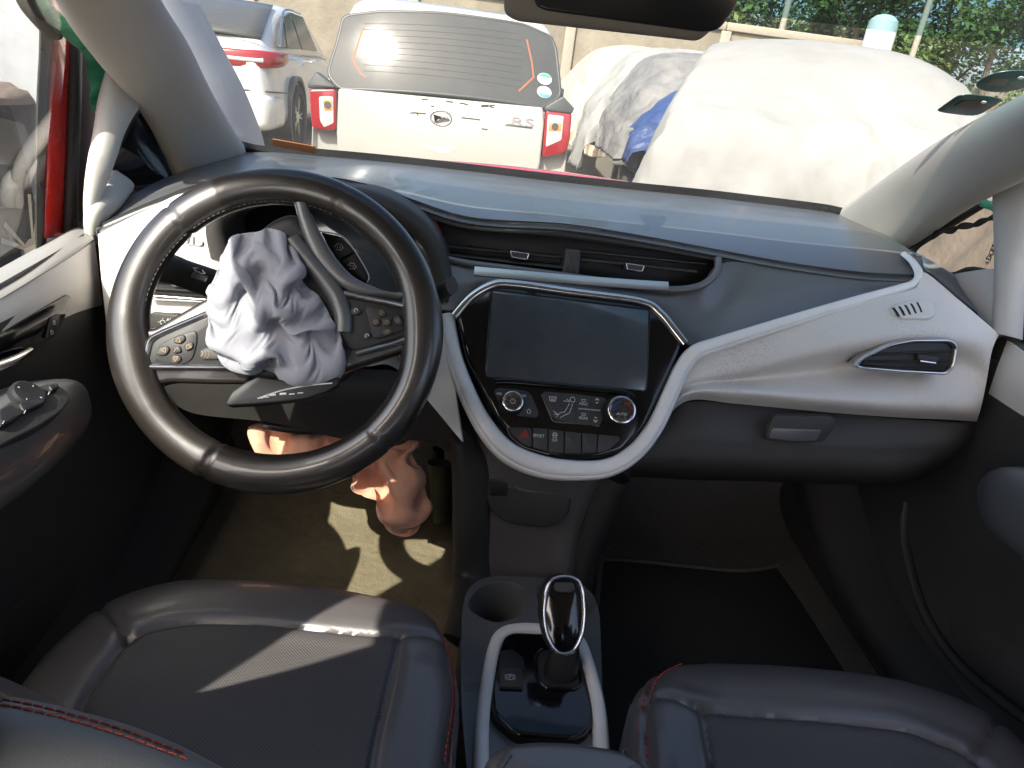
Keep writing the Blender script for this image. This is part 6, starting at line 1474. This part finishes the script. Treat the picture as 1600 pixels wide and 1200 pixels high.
# trees: trunks, limbs and leaf clumps
bark = mat('bark', (.14, .105, .07), .9, bump=[('n', 20, .8, .03)], var=(4, .6, (.08, .06, .045)))
def leafmat(name, c, c2):
    m = mat(name, c, .55, var=(.9, .9, c2)); return m
leaves = [leafmat('leaf_mid', (.055, .105, .022), (.085, .14, .03)), leafmat('leaf_light', (.085, .14, .03), (.12, .17, .045)), leafmat('leaf_dark', (.03, .065, .018), (.05, .09, .022))]
def tree(x, y, h, cw_, m, seed, label, n=5200, low=.25, trunk_r=.16):
    rng = random.Random(seed)
    t = thing('tree', (x, y, 0), label, 'tree', 'trees behind the wall')
    top = Vector((rng.uniform(-.3, .3), rng.uniform(-.3, .3), h * .75))
    sweep('trunk', [Vector((0, 0, 0)), Vector((.1, 0, h * .25)), Vector((-.05, .1, h * .5)), top], (0, 1, 0), ellipse_prof(trunk_r, trunk_r, 9), bark, t, n=16, scale=lambda s: 1 - .75 * s, local=True)
    cl = []
    for i in range(16):
        a = rng.uniform(0, 6.28); z = h * rng.uniform(low + .08, .95); r = cw_ * (.25 + .75 * rng.random()) * (1 - .5 * abs(z / h - .6))
        c = Vector((math.cos(a) * r, math.sin(a) * r * .8, z)); cl.append((c, rng.uniform(.35, .75) * cw_ * .55))
        if i < 9:
            s0 = Vector((0, .05, max(h * .2, z - r * 1.1)))
            sweep('limb', [s0, (s0 + c) / 2 + Vector((0, 0, .1)), c], (0, 1, .2), ellipse_prof(trunk_r * .35, trunk_r * .35, 6), bark, t, n=8, scale=lambda s: 1 - .7 * s, local=True)
    V = []; F = []
    for k in range(n):
        c, r = cl[rng.randrange(len(cl))]
        d = Vector((rng.gauss(0, 1), rng.gauss(0, 1), rng.gauss(0, .8))).normalized() * r * rng.random() ** .4
        p = c + d; s = rng.uniform(.07, .15)
        a = Vector((rng.gauss(0, 1), rng.gauss(0, 1), rng.gauss(0, .6))).normalized(); b = a.cross(Vector((rng.gauss(0, 1), rng.gauss(0, 1), rng.gauss(0, 1)))).normalized()
        b0 = len(V)
        V += [p - a * s, p + b * s * .45 + a * s * .1, p + a * s, p - b * s * .45 + a * s * .1]
        F.append((b0, b0 + 1, b0 + 2, b0 + 3))
    mesh('crown', V, F, m, t, None, False, local=True)
    return t
tree(4.6, 23, 6.0, 2.6, leaves[1], 1, 'light green bushy tree above the wall just right of the mirror')
tree(7.4, 25, 6.5, 2.8, leaves[2], 2, 'dark green tree above the wall left of the tank')
tree(10.6, 22.5, 5.2, 1.9, leaves[0], 3, 'slender green tree just right of the tank', low=.15)
tree(13.0, 26, 7.0, 3.0, leaves[2], 4, 'dark tree with bare trunk behind the leaning pole')
tree(15.4, 23.5, 6.0, 2.6, leaves[1], 5, 'light green tree at the right above the covered cars', low=.12)
tree(18.6, 25.5, 6.4, 2.9, leaves[0], 6, 'mid green tree near the right edge of the windshield', low=.12)
tree(21.5, 24, 5.5, 2.8, leaves[1], 7, 'pale green tree at the far right behind the stickers', low=.1)
tree(1.0, 25, 6.0, 2.8, leaves[0], 8, 'green tree hidden mostly by the mirror, above the wall')
tree(-6.5, 26, 5.5, 2.6, leaves[2], 9, 'dark tree above the wall over the white sedan')
for k, (x, lab) in enumerate(((3.0, 'dense dark tree far behind the wall beside the mirror'), (8.5, 'dense dark tree far behind the storage tank'), (13.5, 'dense dark tree far behind the leaning pole'), (18.5, 'tall dense tree far back at the right'), (24.0, 'dense dark tree farthest to the right'))):
    tree(x, 31, 9.5, 4.6, leaves[2 if k % 2 else 0], 20 + k, lab, n=7000, low=.02, trunk_r=.25)
